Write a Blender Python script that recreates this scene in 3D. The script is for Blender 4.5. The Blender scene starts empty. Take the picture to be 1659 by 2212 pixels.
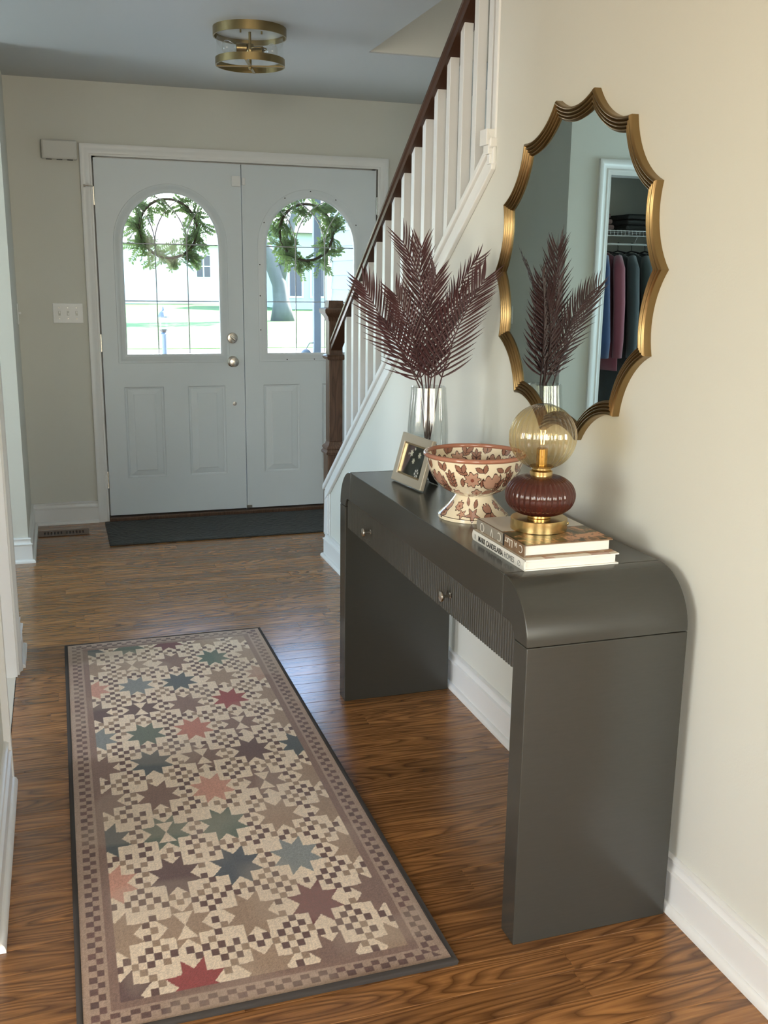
import bpy, bmesh, math, random
import numpy as np
from mathutils import Vector, Matrix
random.seed(7)
rng = np.random.default_rng(7)
PI = math.pi
scene = bpy.context.scene
COL = scene.collection

# ------------------------------------------------------------------ camera
cam_d = bpy.data.cameras.new('camera')
cam = bpy.data.objects.new('camera', cam_d); COL.objects.link(cam)
cam.location = (-1.2886, 0.0, 1.412)
cam.rotation_euler = (1.3429, -0.0123, -0.3139)
cam_d.sensor_fit = 'VERTICAL'; cam_d.sensor_height = 36.0
cam_d.lens = 2147.25 / 2212 * 36.0
cam_d.clip_start = 0.05; cam_d.clip_end = 400
scene.camera = cam

# ------------------------------------------------------------------ view
vs = scene.view_settings
vs.view_transform = 'Standard'; vs.look = 'None'; vs.gamma = 1.0; vs.use_curve_mapping = False
vs.exposure = 1.06
scene.cycles.max_bounces = 6; scene.cycles.diffuse_bounces = 3; scene.cycles.glossy_bounces = 4; scene.cycles.transparent_max_bounces = 14

# ------------------------------------------------------------------ world / sun / windows behind the camera
world = bpy.data.worlds.new('sky'); scene.world = world; world.use_nodes = True
wn = world.node_tree.nodes; wl = world.node_tree.links; wn.clear()
w_out = wn.new('ShaderNodeOutputWorld'); w_bg = wn.new('ShaderNodeBackground'); w_sky = wn.new('ShaderNodeTexSky')
w_sky.sky_type = 'NISHITA'; w_sky.sun_disc = False
w_sky.sun_elevation = math.radians(52); w_sky.sun_rotation = math.radians(60)
w_bg.inputs['Strength'].default_value = 0.9
wl.new(w_sky.outputs[0], w_bg.inputs[0]); wl.new(w_bg.outputs[0], w_out.inputs[0])

sun_d = bpy.data.lights.new('sun', 'SUN'); sun_d.energy = 20.0; sun_d.angle = 0.01; sun_d.color = (1.0, 0.95, 0.86)
sun = bpy.data.objects.new('sun', sun_d); COL.objects.link(sun)
sun.rotation_euler = Vector((-0.62, -0.35, -0.72)).to_track_quat('-Z', 'Y').to_euler()

def window_light(name, loc, direction, sx, sz, power, color):
    d = bpy.data.lights.new(name, 'AREA'); d.shape = 'RECTANGLE'; d.size = sx; d.size_y = sz
    d.energy = power; d.color = color
    o = bpy.data.objects.new(name, d); COL.objects.link(o); o.location = loc
    o.rotation_euler = Vector(direction).to_track_quat('-Z', 'Y').to_euler()
    return o
# daylight entering the near room through the windows of its back wall
window_light('back_window_daylight', (-2.6, -3.44, 1.45), (0, 1, 0), 1.7, 1.5, 53, (1.0, 0.885, 0.69))
window_light('back_window_daylight', (0.9, -3.44, 1.45), (0, 1, 0), 1.7, 1.5, 53, (1.0, 0.885, 0.69))
# daylight entering through the window at the end of the side passage and the near room's left wall
window_light('side_window_daylight', (-4.44, 4.5, 1.45), (1, 0, 0), 1.0, 1.3, 34, (0.66, 0.87, 1.0))
window_light('side_window_daylight', (-4.44, -0.6, 1.45), (1, 0, 0), 1.8, 1.5, 44, (1.0, 0.885, 0.69))

window_light('side_window_daylight', (-4.44, 3.0, 1.5), (1, 0, 0), 0.8, 1.1, 22, (0.96, 0.98, 1.0))
# fill light added to brighten the stairwell, no window opening behind it
window_light('upper_hall_daylight', (0.6, 1.56, 3.9), (0, 1, -0.15), 0.8, 1.2, 7, (1.0, 0.97, 0.90))

# ------------------------------------------------------------------ helpers
def s2l(c):
    c = c / 255.0
    return c / 12.92 if c <= 0.04045 else ((c + 0.055) / 1.055) ** 2.4
def srgb(r, g, b): return (s2l(r), s2l(g), s2l(b), 1.0)
def lin(*c): return tuple(c) + (1.0,)

class MB:
    def __init__(s): s.v = []; s.f = []
    def add(s, vs_, fs_):
        n = len(s.v); s.v += [tuple(p) for p in vs_]; s.f += [tuple(i + n for i in f) for f in fs_]; return s
    def box(s, x0, x1, y0, y1, z0, z1):
        v = [(x0,y0,z0),(x1,y0,z0),(x1,y1,z0),(x0,y1,z0),(x0,y0,z1),(x1,y0,z1),(x1,y1,z1),(x0,y1,z1)]
        return s.add(v, [(0,3,2,1),(4,5,6,7),(0,1,5,4),(1,2,6,5),(2,3,7,6),(3,0,4,7)])
    def prism(s, poly, frame, d0, d1):
        """poly of 2D points; frame(u,v,d)->xyz; extruded from d0 to d1"""
        n = len(poly)
        v = [frame(u, w, d0) for u, w in poly] + [frame(u, w, d1) for u, w in poly]
        f = [tuple(range(n)), tuple(range(2*n-1, n-1, -1))]
        for i in range(n):
            j = (i+1) % n; f.append((i, i+n, j+n, j))
        return s.add(v, f)
    def lathe(s, prof, c=(0,0,0), n=48, ripple=None, closed=False):
        """prof of (r,z); ripple(a, k)->radius factor"""
        k = len(prof); v = []
        for i in range(n):
            a = 2*PI*i/n
            for q, (r, z) in enumerate(prof):
                rr = r * (ripple(a, q) if ripple else 1.0)
                v.append((c[0]+rr*math.cos(a), c[1]+rr*math.sin(a), c[2]+z))
        f = []
        m = k if closed else k-1
        for i in range(n):
            j = (i+1) % n
            for q in range(m):
                w = (q+1) % k
                f.append((i*k+q, j*k+q, j*k+w, i*k+w))
        return s.add(v, f)
    def tube(s, pts, r, n=8, caps=True):
        pts = [Vector(p) for p in pts]; v = []; f = []
        rs = r if isinstance(r, (list, tuple)) else [r]*len(pts)
        up = Vector((0,0,1)); prev = None
        for i, p in enumerate(pts):
            t = (pts[min(i+1, len(pts)-1)] - pts[max(i-1, 0)]).normalized()
            if prev is None:
                a = t.cross(up if abs(t.z) < 0.95 else Vector((1,0,0))).normalized()
            else:
                a = (prev - t*prev.dot(t)).normalized()
            prev = a; b = t.cross(a)
            for k in range(n):
                g = 2*PI*k/n; v.append(p + (a*math.cos(g)+b*math.sin(g))*rs[i])
        for i in range(len(pts)-1):
            for k in range(n):
                j = (k+1) % n; f.append((i*n+k, i*n+j, (i+1)*n+j, (i+1)*n+k))
        if caps:
            f.append(tuple(range(n-1, -1, -1))); f.append(tuple((len(pts)-1)*n+k for k in range(n)))
        return s.add(v, f)
    def sphere(s, c, r, n=20, m=12, sc=(1,1,1)):
        v = []; f = []
        for i in range(m+1):
            p = PI*i/m
            for j in range(n):
                a = 2*PI*j/n
                v.append((c[0]+r*sc[0]*math.sin(p)*math.cos(a), c[1]+r*sc[1]*math.sin(p)*math.sin(a), c[2]+r*sc[2]*math.cos(p)))
        for i in range(m):
            for j in range(n):
                k = (j+1) % n; f.append((i*n+j, (i+1)*n+j, (i+1)*n+k, i*n+k))
        return s.add(v, f)
    def mesh(s, name):
        me = bpy.data.meshes.new(name); me.from_pydata(s.v, [], s.f); me.validate(); 
        bm = bmesh.new(); bm.from_mesh(me); bmesh.ops.remove_doubles(bm, verts=bm.verts, dist=1e-6)
        bmesh.ops.recalc_face_normals(bm, faces=bm.faces); bm.to_mesh(me); bm.free(); return me
    def build(s, name, mat, parent=None, smooth=False, bevel=0, seg=2, label=None):
        return obj(name, s.mesh(name), mat, parent, smooth, bevel, seg, label)

def obj(name, me, mat, parent=None, smooth=False, bevel=0, seg=2, label=None):
    o = bpy.data.objects.new(name, me); COL.objects.link(o)
    if mat is not None: me.materials.append(mat)
    if parent is not None:
        o.parent = parent; o.matrix_parent_inverse = parent_world(parent).inverted()
    if smooth is True:
        for p in me.polygons: p.use_smooth = True
    elif smooth:
        bpy_smooth_by_angle(me, smooth)
    if bevel:
        m = o.modifiers.new('bevel', 'BEVEL'); m.width = bevel; m.segments = seg; m.limit_method = 'ANGLE'; m.angle_limit = math.radians(40)
        m.harden_normals = False
    if label: o['label'] = label
    return o
def parent_world(p):
    m = Matrix.LocRotScale(p.location, p.rotation_euler, p.scale)
    if p.parent is not None: m = parent_world(p.parent) @ p.matrix_parent_inverse @ m
    return m
def bpy_smooth_by_angle(me, deg):
    bm = bmesh.new(); bm.from_mesh(me)
    lim = math.radians(deg)
    for e in bm.edges:
        if len(e.link_faces) == 2: e.smooth = e.calc_face_angle(0) < lim
    for f in bm.faces: f.smooth = True
    bm.to_mesh(me); bm.free()
def empty(name, loc, label, cat, group=None):
    o = bpy.data.objects.new(name, None); COL.objects.link(o); o.location = loc; o.empty_display_size = 0.05
    return tag(o, label, cat, group)
def tag(o, label, cat, group=None, kind=None):
    o['label'] = label; o['category'] = cat
    if group: o['group'] = group
    if kind: o['kind'] = kind
    return o
def struct(o, label, cat): return tag(o, label, cat, kind='structure')

def plate(outer, holes, frame, d0, d1, name):
    """flat plate with holes: outer/holes are 2D loops; returns MB-like mesh"""
    bm = bmesh.new(); loops = [outer] + holes; rings = []
    edges = []
    for lp in loops:
        vs_ = [bm.verts.new(frame(u, w, d0)) for u, w in lp]
        rings.append(vs_)
        for i in range(len(vs_)): edges.append(bm.edges.new((vs_[i], vs_[(i+1) % len(vs_)])))
    bmesh.ops.triangle_fill(bm, use_beauty=True, use_dissolve=False, edges=edges)
    front = list(bm.faces)
    back = {}
    for r, lp in zip(rings, loops):
        for v, (u, w) in zip(r, lp): back[v] = bm.verts.new(frame(u, w, d1))
    for f in front: bm.faces.new([back[v] for v in reversed(f.verts)])
    for r in rings:
        for i in range(len(r)):
            a, b = r[i], r[(i+1) % len(r)]; bm.faces.new((a, b, back[b], back[a]))
    bmesh.ops.recalc_face_normals(bm, faces=bm.faces)
    me = bpy.data.meshes.new(name); bm.to_mesh(me); bm.free(); return me
fXZ = lambda u, w, d: (u, d, w)      # plate in XZ, depth along y
fYZ = lambda u, w, d: (d, u, w)      # plate in YZ, depth along x
fXY = lambda u, w, d: (u, w, d)
def rect(u0, u1, w0, w1): return [(u0,w0),(u1,w0),(u1,w1),(u0,w1)]

# ------------------------------------------------------------------ materials
def mat(name, col, rough=0.5, metal=0.0, bump=None, var=None, coat=0.0, spec=0.5, sheen=0.0):
    m = bpy.data.materials.new(name); m.use_nodes = True
    nt = m.node_tree; b = nt.nodes['Principled BSDF']
    b.inputs['Base Color'].default_value = col; b.inputs['Roughness'].default_value = rough
    b.inputs['Metallic'].default_value = metal; b.inputs['Specular IOR Level'].default_value = spec
    b.inputs['Coat Weight'].default_value = coat; b.inputs['Coat Roughness'].default_value = 0.1
    if sheen: b.inputs['Sheen Weight'].default_value = sheen
    tc = nt.nodes.new('ShaderNodeTexCoord')
    if var:      # (scale, amount, stretch)
        sc, amt, st = var
        mp = nt.nodes.new('ShaderNodeMapping'); mp.inputs['Scale'].default_value = st
        nz = nt.nodes.new('ShaderNodeTexNoise'); nz.inputs['Scale'].default_value = sc; nz.inputs['Detail'].default_value = 4
        hs = nt.nodes.new('ShaderNodeHueSaturation'); mr = nt.nodes.new('ShaderNodeMapRange')
        mr.inputs['To Min'].default_value = 1-amt; mr.inputs['To Max'].default_value = 1+amt
        nt.links.new(tc.outputs['Object'], mp.inputs[0]); nt.links.new(mp.outputs[0], nz.inputs['Vector'])
        nt.links.new(nz.outputs['Fac'], mr.inputs['Value']); nt.links.new(mr.outputs[0], hs.inputs['Value'])
        hs.inputs['Color'].default_value = col; nt.links.new(hs.outputs[0], b.inputs['Base Color'])
    if bump:     # (scale, strength, stretch)
        sc, st_, st = bump
        mp = nt.nodes.new('ShaderNodeMapping'); mp.inputs['Scale'].default_value = st
        nz = nt.nodes.new('ShaderNodeTexNoise'); nz.inputs['Scale'].default_value = sc; nz.inputs['Detail'].default_value = 3
        bp = nt.nodes.new('ShaderNodeBump'); bp.inputs['Strength'].default_value = st_; bp.inputs['Distance'].default_value = 0.002
        nt.links.new(tc.outputs['Object'], mp.inputs[0]); nt.links.new(mp.outputs[0], nz.inputs['Vector'])
        nt.links.new(nz.outputs['Fac'], bp.inputs['Height']); nt.links.new(bp.outputs[0], b.inputs['Normal'])
    return m
one = (1,1,1)
M = {}
M['wall'] = mat('wall_paint', lin(0.675, 0.668, 0.605), 0.7, bump=(180, 0.12, one))
M['ceil'] = mat('ceiling_paint', lin(0.56, 0.57, 0.565), 0.55, bump=(120, 0.1, one))
M['trim'] = mat('trim_paint', lin(0.80, 0.80, 0.785), 0.35)
M['door'] = mat('door_paint', lin(0.69, 0.745, 0.775), 0.42)
M['console'] = mat('console_lacquer', lin(0.042, 0.041, 0.035), 0.22, var=(30, 0.06, (1,1,12)), spec=0.5)
M['nickel'] = mat('brushed_nickel', lin(0.62, 0.58, 0.52), 0.25, 1.0)
M['brass'] = mat('antique_brass', lin(0.30, 0.205, 0.095), 0.34, 1.0, var=(8, 0.18, one))
M['gold'] = mat('lamp_brass', lin(0.62, 0.45, 0.20), 0.24, 1.0)
M['fixture'] = mat('fixture_brass', lin(0.30, 0.225, 0.11), 0.34, 1.0)
M['dark'] = mat('dark_gap', lin(0.01, 0.01, 0.01), 0.6)
M['rubber'] = mat('mat_rubber', lin(0.035, 0.037, 0.036), 0.75)
M['black'] = mat('black_metal', lin(0.015, 0.015, 0.016), 0.5)
M['plastic'] = mat('ivory_plastic', lin(0.60, 0.59, 0.55), 0.4)
M['whiteplastic'] = mat('white_plastic', lin(0.82, 0.82, 0.81), 0.3)
M['frame_silver'] = mat('silver_leaf_frame', lin(0.52, 0.47, 0.38), 0.42, 0.55, bump=(300, 0.3, (1,1,6)))
M['page'] = mat('book_pages', lin(0.78, 0.76, 0.70), 0.8, bump=(260, 0.6, (0.02,0.02,6)))
M['frond'] = mat('frond_burgundy', lin(0.050, 0.0135, 0.016), 0.5, var=(14, 0.45, one))
M['stem'] = mat('frond_stem', lin(0.06, 0.022, 0.022), 0.6)
M['concrete'] = mat('concrete', lin(0.62, 0.60, 0.56), 0.85, var=(2, 0.1, one))
M['grass'] = mat('lawn', lin(0.032, 0.105, 0.004), 0.9, var=(0.9, 0.55, (1, 0.4, 1)))
M['bark'] = mat('bark', lin(0.10, 0.10, 0.095), 0.9, var=(3, 0.4, (1,1,0.3)))
M['leaf'] = mat('tree_leaf', lin(0.10, 0.23, 0.04), 0.6, var=(5, 0.4, one))
M['siding'] = mat('siding_blue_grey', lin(0.13, 0.165, 0.19), 0.6)
M['housewhite'] = mat('house_white', lin(0.80, 0.80, 0.78), 0.7)
M['roof'] = mat('roof_shingle', lin(0.12, 0.12, 0.13), 0.9)
M['darkglass'] = mat('dark_window', lin(0.03, 0.05, 0.08), 0.1)

def oak_mat(name, dark, light, rough, scale=(1.0, 11.0, 11.0), perobj=True, axis='x', coat=0.0):
    m = bpy.data.materials.new(name); m.use_nodes = True; nt = m.node_tree; N = nt.nodes; L = nt.links
    b = N['Principled BSDF']; b.inputs['Roughness'].default_value = rough; b.inputs['Coat Weight'].default_value = coat; b.inputs['Coat Roughness'].default_value = 0.15
    geo = N.new('ShaderNodeNewGeometry'); oi = N.new('ShaderNodeObjectInfo')
    off = N.new('ShaderNodeVectorMath'); off.operation = 'SCALE'; off.inputs[0].default_value = (31.7, 17.3, 9.1)
    L.new(oi.outputs['Random'], off.inputs['Scale'])
    addv = N.new('ShaderNodeVectorMath'); addv.operation = 'ADD'
    L.new(geo.outputs['Position'], addv.inputs[0]); L.new(off.outputs[0], addv.inputs[1])
    mp = N.new('ShaderNodeMapping')
    if axis == 'x': mp.inputs['Scale'].default_value = scale
    else: mp.inputs['Scale'].default_value = (scale[1], scale[2], scale[0])
    L.new(addv.outputs[0], mp.inputs[0])
    # slow warp so that the rings bow into cathedral shapes
    warp = N.new('ShaderNodeTexNoise'); warp.inputs['Scale'].default_value = 1.15; warp.inputs['Detail'].default_value = 1.5
    L.new(mp.outputs[0], warp.inputs['Vector'])
    mul = N.new('ShaderNodeMath'); mul.operation = 'MULTIPLY'; mul.inputs[1].default_value = 20.0; L.new(warp.outputs['Fac'], mul.inputs[0])
    fr = N.new('ShaderNodeMath'); fr.operation = 'FRACT'; L.new(mul.outputs[0], fr.inputs[0])
    rp = N.new('ShaderNodeValToRGB'); e = rp.color_ramp.elements
    e[0].position = 0.0; e[0].color = (0.12,0.12,0.12,1); e[1].position = 1.0; e[1].color = (0.25,0.25,0.25,1)
    x = rp.color_ramp.elements.new(0.16); x.color = (0.75,0.75,0.75,1)
    x = rp.color_ramp.elements.new(0.45); x.color = (1,1,1,1)
    L.new(fr.outputs[0], rp.inputs[0])
    # fine pores
    mp2 = N.new('ShaderNodeMapping')
    mp2.inputs['Scale'].default_value = (6, 150, 150) if axis == 'x' else (150, 150, 6)
    L.new(addv.outputs[0], mp2.inputs[0])
    pr = N.new('ShaderNodeTexNoise'); pr.inputs['Scale'].default_value = 1.0; pr.inputs['Detail'].default_value = 3; L.new(mp2.outputs[0], pr.inputs['Vector'])
    prr = N.new('ShaderNodeMapRange'); prr.inputs['From Min'].default_value = 0.35; prr.inputs['From Max'].default_value = 0.6; L.new(pr.outputs['Fac'], prr.inputs['Value'])
    mm = N.new('ShaderNodeMath'); mm.operation = 'MULTIPLY'; L.new(rp.outputs[0], mm.inputs[0])
    mr0 = N.new('ShaderNodeMapRange'); mr0.inputs['To Min'].default_value = 0.55; L.new(prr.outputs[0], mr0.inputs['Value']); L.new(mr0.outputs[0], mm.inputs[1])
    # medium fibre streaks
    mp3 = N.new('ShaderNodeMapping'); mp3.inputs['Scale'].default_value = (2.2, 70, 70) if axis == 'x' else (70, 70, 2.2)
    L.new(addv.outputs[0], mp3.inputs[0])
    fb = N.new('ShaderNodeTexNoise'); fb.inputs['Scale'].default_value = 1.0; fb.inputs['Detail'].default_value = 4; fb.inputs['Roughness'].default_value = 0.65; L.new(mp3.outputs[0], fb.inputs['Vector'])
    fbr = N.new('ShaderNodeMapRange'); fbr.inputs['From Min'].default_value = 0.32; fbr.inputs['From Max'].default_value = 0.62; fbr.inputs['To Min'].default_value = 0.62; L.new(fb.outputs['Fac'], fbr.inputs['Value'])
    mm2 = N.new('ShaderNodeMath'); mm2.operation = 'MULTIPLY'; L.new(mm.outputs[0], mm2.inputs[0]); L.new(fbr.outputs[0], mm2.inputs[1]); mm = mm2
    mix = N.new('ShaderNodeMix'); mix.data_type = 'RGBA'; mix.inputs['A'].default_value = dark; mix.inputs['B'].default_value = light
    L.new(mm.outputs[0], mix.inputs['Factor'])
    hs = N.new('ShaderNodeHueSaturation'); mr = N.new('ShaderNodeMapRange'); mr.inputs['To Min'].default_value = 0.78; mr.inputs['To Max'].default_value = 1.22
    L.new(oi.outputs['Random'], mr.inputs['Value']); L.new(mr.outputs[0], hs.inputs['Value']); L.new(mix.outputs['Result'], hs.inputs['Color'])
    L.new(hs.outputs[0], b.inputs['Base Color'])
    bp = N.new('ShaderNodeBump'); bp.inputs['Strength'].default_value = 0.12; bp.inputs['Distance'].default_value = 0.001
    L.new(mm.outputs[0], bp.inputs['Height']); L.new(bp.outputs[0], b.inputs['Normal'])
    return m
M['oak'] = oak_mat('oak_floor', lin(0.085, 0.032, 0.010), lin(0.45, 0.205, 0.066), 0.26, (1.0, 8.5, 8.5), coat=0.35)
M['oak_v'] = oak_mat('oak_newel', lin(0.055, 0.028, 0.016), lin(0.145, 0.080, 0.048), 0.38, axis='z')
M['oak_rail'] = mat('stained_handrail', lin(0.060, 0.026, 0.014), 0.30, var=(6, 0.35, (30, 1.2, 1.2)))

def glass(name, tint, gloss_rough=0.02, ior=1.45, edge=1.0):
    """thin clear glass: tinted transmission plus fresnel reflection"""
    m = bpy.data.materials.new(name); m.use_nodes = True; nt = m.node_tree; N = nt.nodes; N.clear()
    o = N.new('ShaderNodeOutputMaterial'); t = N.new('ShaderNodeBsdfTransparent'); g = N.new('ShaderNodeBsdfGlossy')
    t.inputs[0].default_value = tint; g.inputs['Roughness'].default_value = gloss_rough; g.inputs['Color'].default_value = (1,1,1,1)
    lw = N.new('ShaderNodeLayerWeight'); lw.inputs['Blend'].default_value = 0.5
    pw = N.new('ShaderNodeMath'); pw.operation = 'POWER'; pw.inputs[1].default_value = 3.5
    mx = N.new('ShaderNodeMixShader'); ml = N.new('ShaderNodeMath'); ml.operation = 'MULTIPLY_ADD'; ml.inputs[1].default_value = 0.55*edge; ml.inputs[2].default_value = 0.035*edge; ml.use_clamp = True
    nt.links.new(lw.outputs['Facing'], pw.inputs[0]); nt.links.new(pw.outputs[0], ml.inputs[0]); nt.links.new(ml.outputs[0], mx.inputs[0])
    nt.links.new(t.outputs[0], mx.inputs[1]); nt.links.new(g.outputs[0], mx.inputs[2]); nt.links.new(mx.outputs[0], o.inputs[0])
    return m
M['pane'] = glass('window_glass', lin(0.96, 0.98, 0.98), 0.0, 1.4, 0.12)
M['vase'] = glass('vase_glass', lin(0.94, 0.96, 0.96), 0.06, 1.5, 3.2)
M['shade_glass'] = glass('fixture_glass', lin(0.97, 0.98, 0.98), 0.01, 1.35)
M['globe'] = glass('amber_globe_glass', lin(0.91, 0.81, 0.60), 0.03, 1.5, 2.4)
M['bulb'] = glass('bulb_glass', lin(0.96, 0.95, 0.93), 0.02, 1.5, 1.6)
M['frame_glass'] = glass('picture_glass', lin(0.97, 0.97, 0.97), 0.02, 1.35)

def mirror_mat():
    m = bpy.data.materials.new('mirror_silver'); m.use_nodes = True; N = m.node_tree.nodes; N.clear()
    o = N.new('ShaderNodeOutputMaterial'); g = N.new('ShaderNodeBsdfGlossy'); g.inputs['Roughness'].default_value = 0.0
    g.inputs['Color'].default_value = (0.61, 0.68, 0.66, 1); m.node_tree.links.new(g.outputs[0], o.inputs[0]); return m
M['mirror'] = mirror_mat()
def amber_mat():
    m = bpy.data.materials.new('amber_ribbed_glass'); m.use_nodes = True; b = m.node_tree.nodes['Principled BSDF']
    b.inputs['Base Color'].default_value = (0.085, 0.024, 0.017, 1); b.inputs['Roughness'].default_value = 0.12
    b.inputs['Coat Weight'].default_value = 0.8; b.inputs['Coat Roughness'].default_value = 0.04
    N = m.node_tree.nodes; L = m.node_tree.links
    tr = N.new('ShaderNodeBsdfTransparent'); tr.inputs[0].default_value = (0.42, 0.15, 0.09, 1)
    mx = N.new('ShaderNodeMixShader'); mx.inputs[0].default_value = 0.62
    L.new(tr.outputs[0], mx.inputs[1]); L.new(b.outputs[0], mx.inputs[2]); L.new(mx.outputs[0], N['Material Output'].inputs[0])
    return m
M['amber'] = amber_mat()
def leaf_translucent(name, col):
    m = bpy.data.materials.new(name); m.use_nodes = True; N = m.node_tree.nodes; L = m.node_tree.links; N.clear()
    o = N.new('ShaderNodeOutputMaterial'); d = N.new('ShaderNodeBsdfDiffuse'); t = N.new('ShaderNodeBsdfTranslucent'); mx = N.new('ShaderNodeMixShader')
    d.inputs[0].default_value = col; t.inputs[0].default_value = (col[0]*1.2, col[1]*1.3, col[2]*0.7, 1); mx.inputs[0].default_value = 0.35
    L.new(d.outputs[0], mx.inputs[1]); L.new(t.outputs[0], mx.inputs[2]); L.new(mx.outputs[0], o.inputs[0]); return m
M['wreath'] = leaf_translucent('wreath_leaf', lin(0.20, 0.27, 0.16))
M['twig'] = mat('twig', lin(0.08, 0.06, 0.04), 0.8)
def vcol_mat(name, rough, spec=0.5, bump=None, coat=0.0, sheen=0.0):
    m = mat(name, (1,1,1,1), rough, bump=bump, coat=coat, spec=spec, sheen=sheen)
    a = m.node_tree.nodes.new('ShaderNodeVertexColor'); a.layer_name = 'print'
    m.node_tree.links.new(a.outputs[0], m.node_tree.nodes['Principled BSDF'].inputs['Base Color']); return m
M['rug'] = vcol_mat('rug_print', 0.95, 0.1, bump=(500, 0.5, one), sheen=0.3)
M['ceramic'] = vcol_mat('painted_ceramic', 0.16, 0.5, coat=0.5)
M['photo'] = vcol_mat('photo_print', 0.4)
M['cover'] = vcol_mat('book_cover_print', 0.3)

# ------------------------------------------------------------------ sweeps
def sweep(path, prof, frame, side=1, closed=False):
    """mitred moulding: path in 2D, prof of (s, d): s offset to the side of the path, d third axis"""
    n = len(path); P = [Vector(p) for p in path]; v = []; f = []; k = len(prof)
    for i in range(n):
        a = P[(i-1) % n] if (closed or i > 0) else None
        b = P[(i+1) % n] if (closed or i < n-1) else None
        t1 = (P[i]-a).normalized() if a is not None else None
        t2 = (b-P[i]).normalized() if b is not None else None
        n1 = Vector((-t1.y, t1.x))*side if t1 is not None else None
        n2 = Vector((-t2.y, t2.x))*side if t2 is not None else None
        if n1 is None: m = n2
        elif n2 is None: m = n1
        else:
            m = n1+n2; m = m/max(1e-6, m.length); m = m/max(0.2, m.dot(n1))
        for s, d in prof:
            q = P[i]+m*s; v.append(frame(q.x, q.y, d))
    for i in range(n if closed else n-1):
        j = (i+1) % n
        for q in range(k):
            w = (q+1) % k; f.append((i*k+q, i*k+w, j*k+w, j*k+q))
    if not closed:
        f.append(tuple(range(k))); f.append(tuple(range(n*k-1, (n-1)*k-1, -1)))
    m = MB(); m.add(v, f); return m
BASE = [(a_, b_*0.86) for a_, b_ in [(0,0),(0.030,0),(0.030,0.008),(0.027,0.016),(0.020,0.021),(0.016,0.022),(0.016,0.106),(0.020,0.109),(0.020,0.114),
        (0.013,0.118),(0.010,0.126),(0.010,0.136),(0.013,0.140),(0.013,0.146),(0.006,0.150),(0,0.150)]]
CASE = [(0,0),(0,0.010),(0.004,0.012),(0.010,0.012),(0.014,0.010),(0.034,0.014),(0.040,0.019),(0.056,0.021),(0.062,0.019),(0.062,0)]

# ------------------------------------------------------------------ the room shell
D = 5.985; HC = 2.45; XL = -1.482; XN = -1.497
DW = 0.8213; DX0 = -1.042
# front wall with the double-door opening
o = obj('wall_front', plate(rect(-4.6, 1.17, -0.02, HC), [rect(DX0-0.012, DX0+2*DW+0.012, 0.0, 2.072)], fXZ, D, D+0.14, 'wall_front'), M['wall'])
struct(o, 'pale painted entry wall around the white double doors', 'wall')
# long right wall: full height near the camera, stepping down to a sloped knee wall under the balusters
SL = lambda y: 0.577-0.725*(y-4.63)      # top of the sloping cap at the hall side
kn = [(1.377,-0.02),(4.88,-0.02),(4.88,SL(4.88)-0.05),(2.895,SL(2.895)-0.05),(2.895,5.0),(1.377,5.0)]
o = obj('wall_right', plate(kn, [], fYZ, 0.0, 0.12, 'wall_right'), M['wall'])
struct(o, 'cream hall wall behind the console table and mirror, sloping down beside the stairs', 'wall')
struct(MB().box(0.12,3.0,1.377,1.497,-0.02,5.0).build('wall_near_right', M['wall']), 'cream wall turning off right of the near corner', 'wall')
struct(MB().box(1.05,1.17,1.497,D,-0.02,5.0).build('wall_stairs', M['wall']), 'painted wall on the far side of the staircase', 'wall')
struct(MB().box(0.172,1.05,4.765,4.885,HC+0.004,5.0).build('wall_stairwell', M['wall']), 'beige wall seen up inside the stairwell opening', 'wall')
struct(MB().box(0.052,0.172,2.9,4.885,HC+0.15,5.0).build('wall_landing', M['wall']), 'upper landing wall above the hall ceiling', 'wall')
# left side
o = obj('wall_left', plate(rect(2.06, 3.905, -0.02, HC), [rect(2.86, 3.63, 0.0, 2.05)], fYZ, XN-0.12, XN, 'wall_left'), M['wall'])
struct(o, 'left hall wall with a cased doorway at the picture edge', 'wall')
struct(MB().box(XL-0.11,XL,5.184,D,-0.02,HC).build('wall_left_far', M['wall']), 'short left return wall beside the entry doors', 'wall')
o = obj('wall_closet', plate(rect(-4.5, XL-0.11, -0.02, HC), [rect(-2.64, -1.724, 0.0, 2.03)], fXZ, 5.184, 5.294, 'wall_closet'), M['wall'])
struct(o, 'pale wall with the open coat closet, seen in the mirror', 'wall')
struct(MB().box(-2.85,-2.74,5.294,D,-0.02,HC).build('wall_closet_side', M['wall']), 'side wall inside the coat closet', 'wall')
struct(MB().box(-4.5,XN-0.12,3.785,3.905,-0.02,HC).build('wall_passage', M['wall']), 'wall of the side passage behind the left doorway', 'wall')
struct(MB().box(-4.5,XN,2.045,2.165,-0.02,HC).build('wall_near_left', M['wall']), 'wall turning off left at the near end of the hall', 'wall')
WINS = [(-3.45,-1.75,0.7,2.2),(0.05,1.75,0.7,2.2)]
o = obj('wall_back', plate(rect(-4.6, 3.1, -0.02, HC), [rect(*w) for w in WINS], fXZ, -3.6, -3.5, 'wall_back'), M['wall'])
struct(o, 'back wall of the near room with two windows', 'wall')
WINL = [(4.0,5.0,0.8,2.1),(-1.5,0.3,0.7,2.2),(2.6,3.4,0.95,2.05)]
o = obj('wall_outer_left', plate(rect(-3.6, D+0.14, -0.02, HC), [rect(*w) for w in WINL], fYZ, -4.6, -4.5, 'wall_outer_left'), M['wall'])
struct(o, 'outer left wall with windows', 'wall')
struct(MB().box(3.0,3.1,-3.6,1.5,-0.02,HC).build('wall_outer_right', M['wall']), 'outer right wall of the near room', 'wall')
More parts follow.
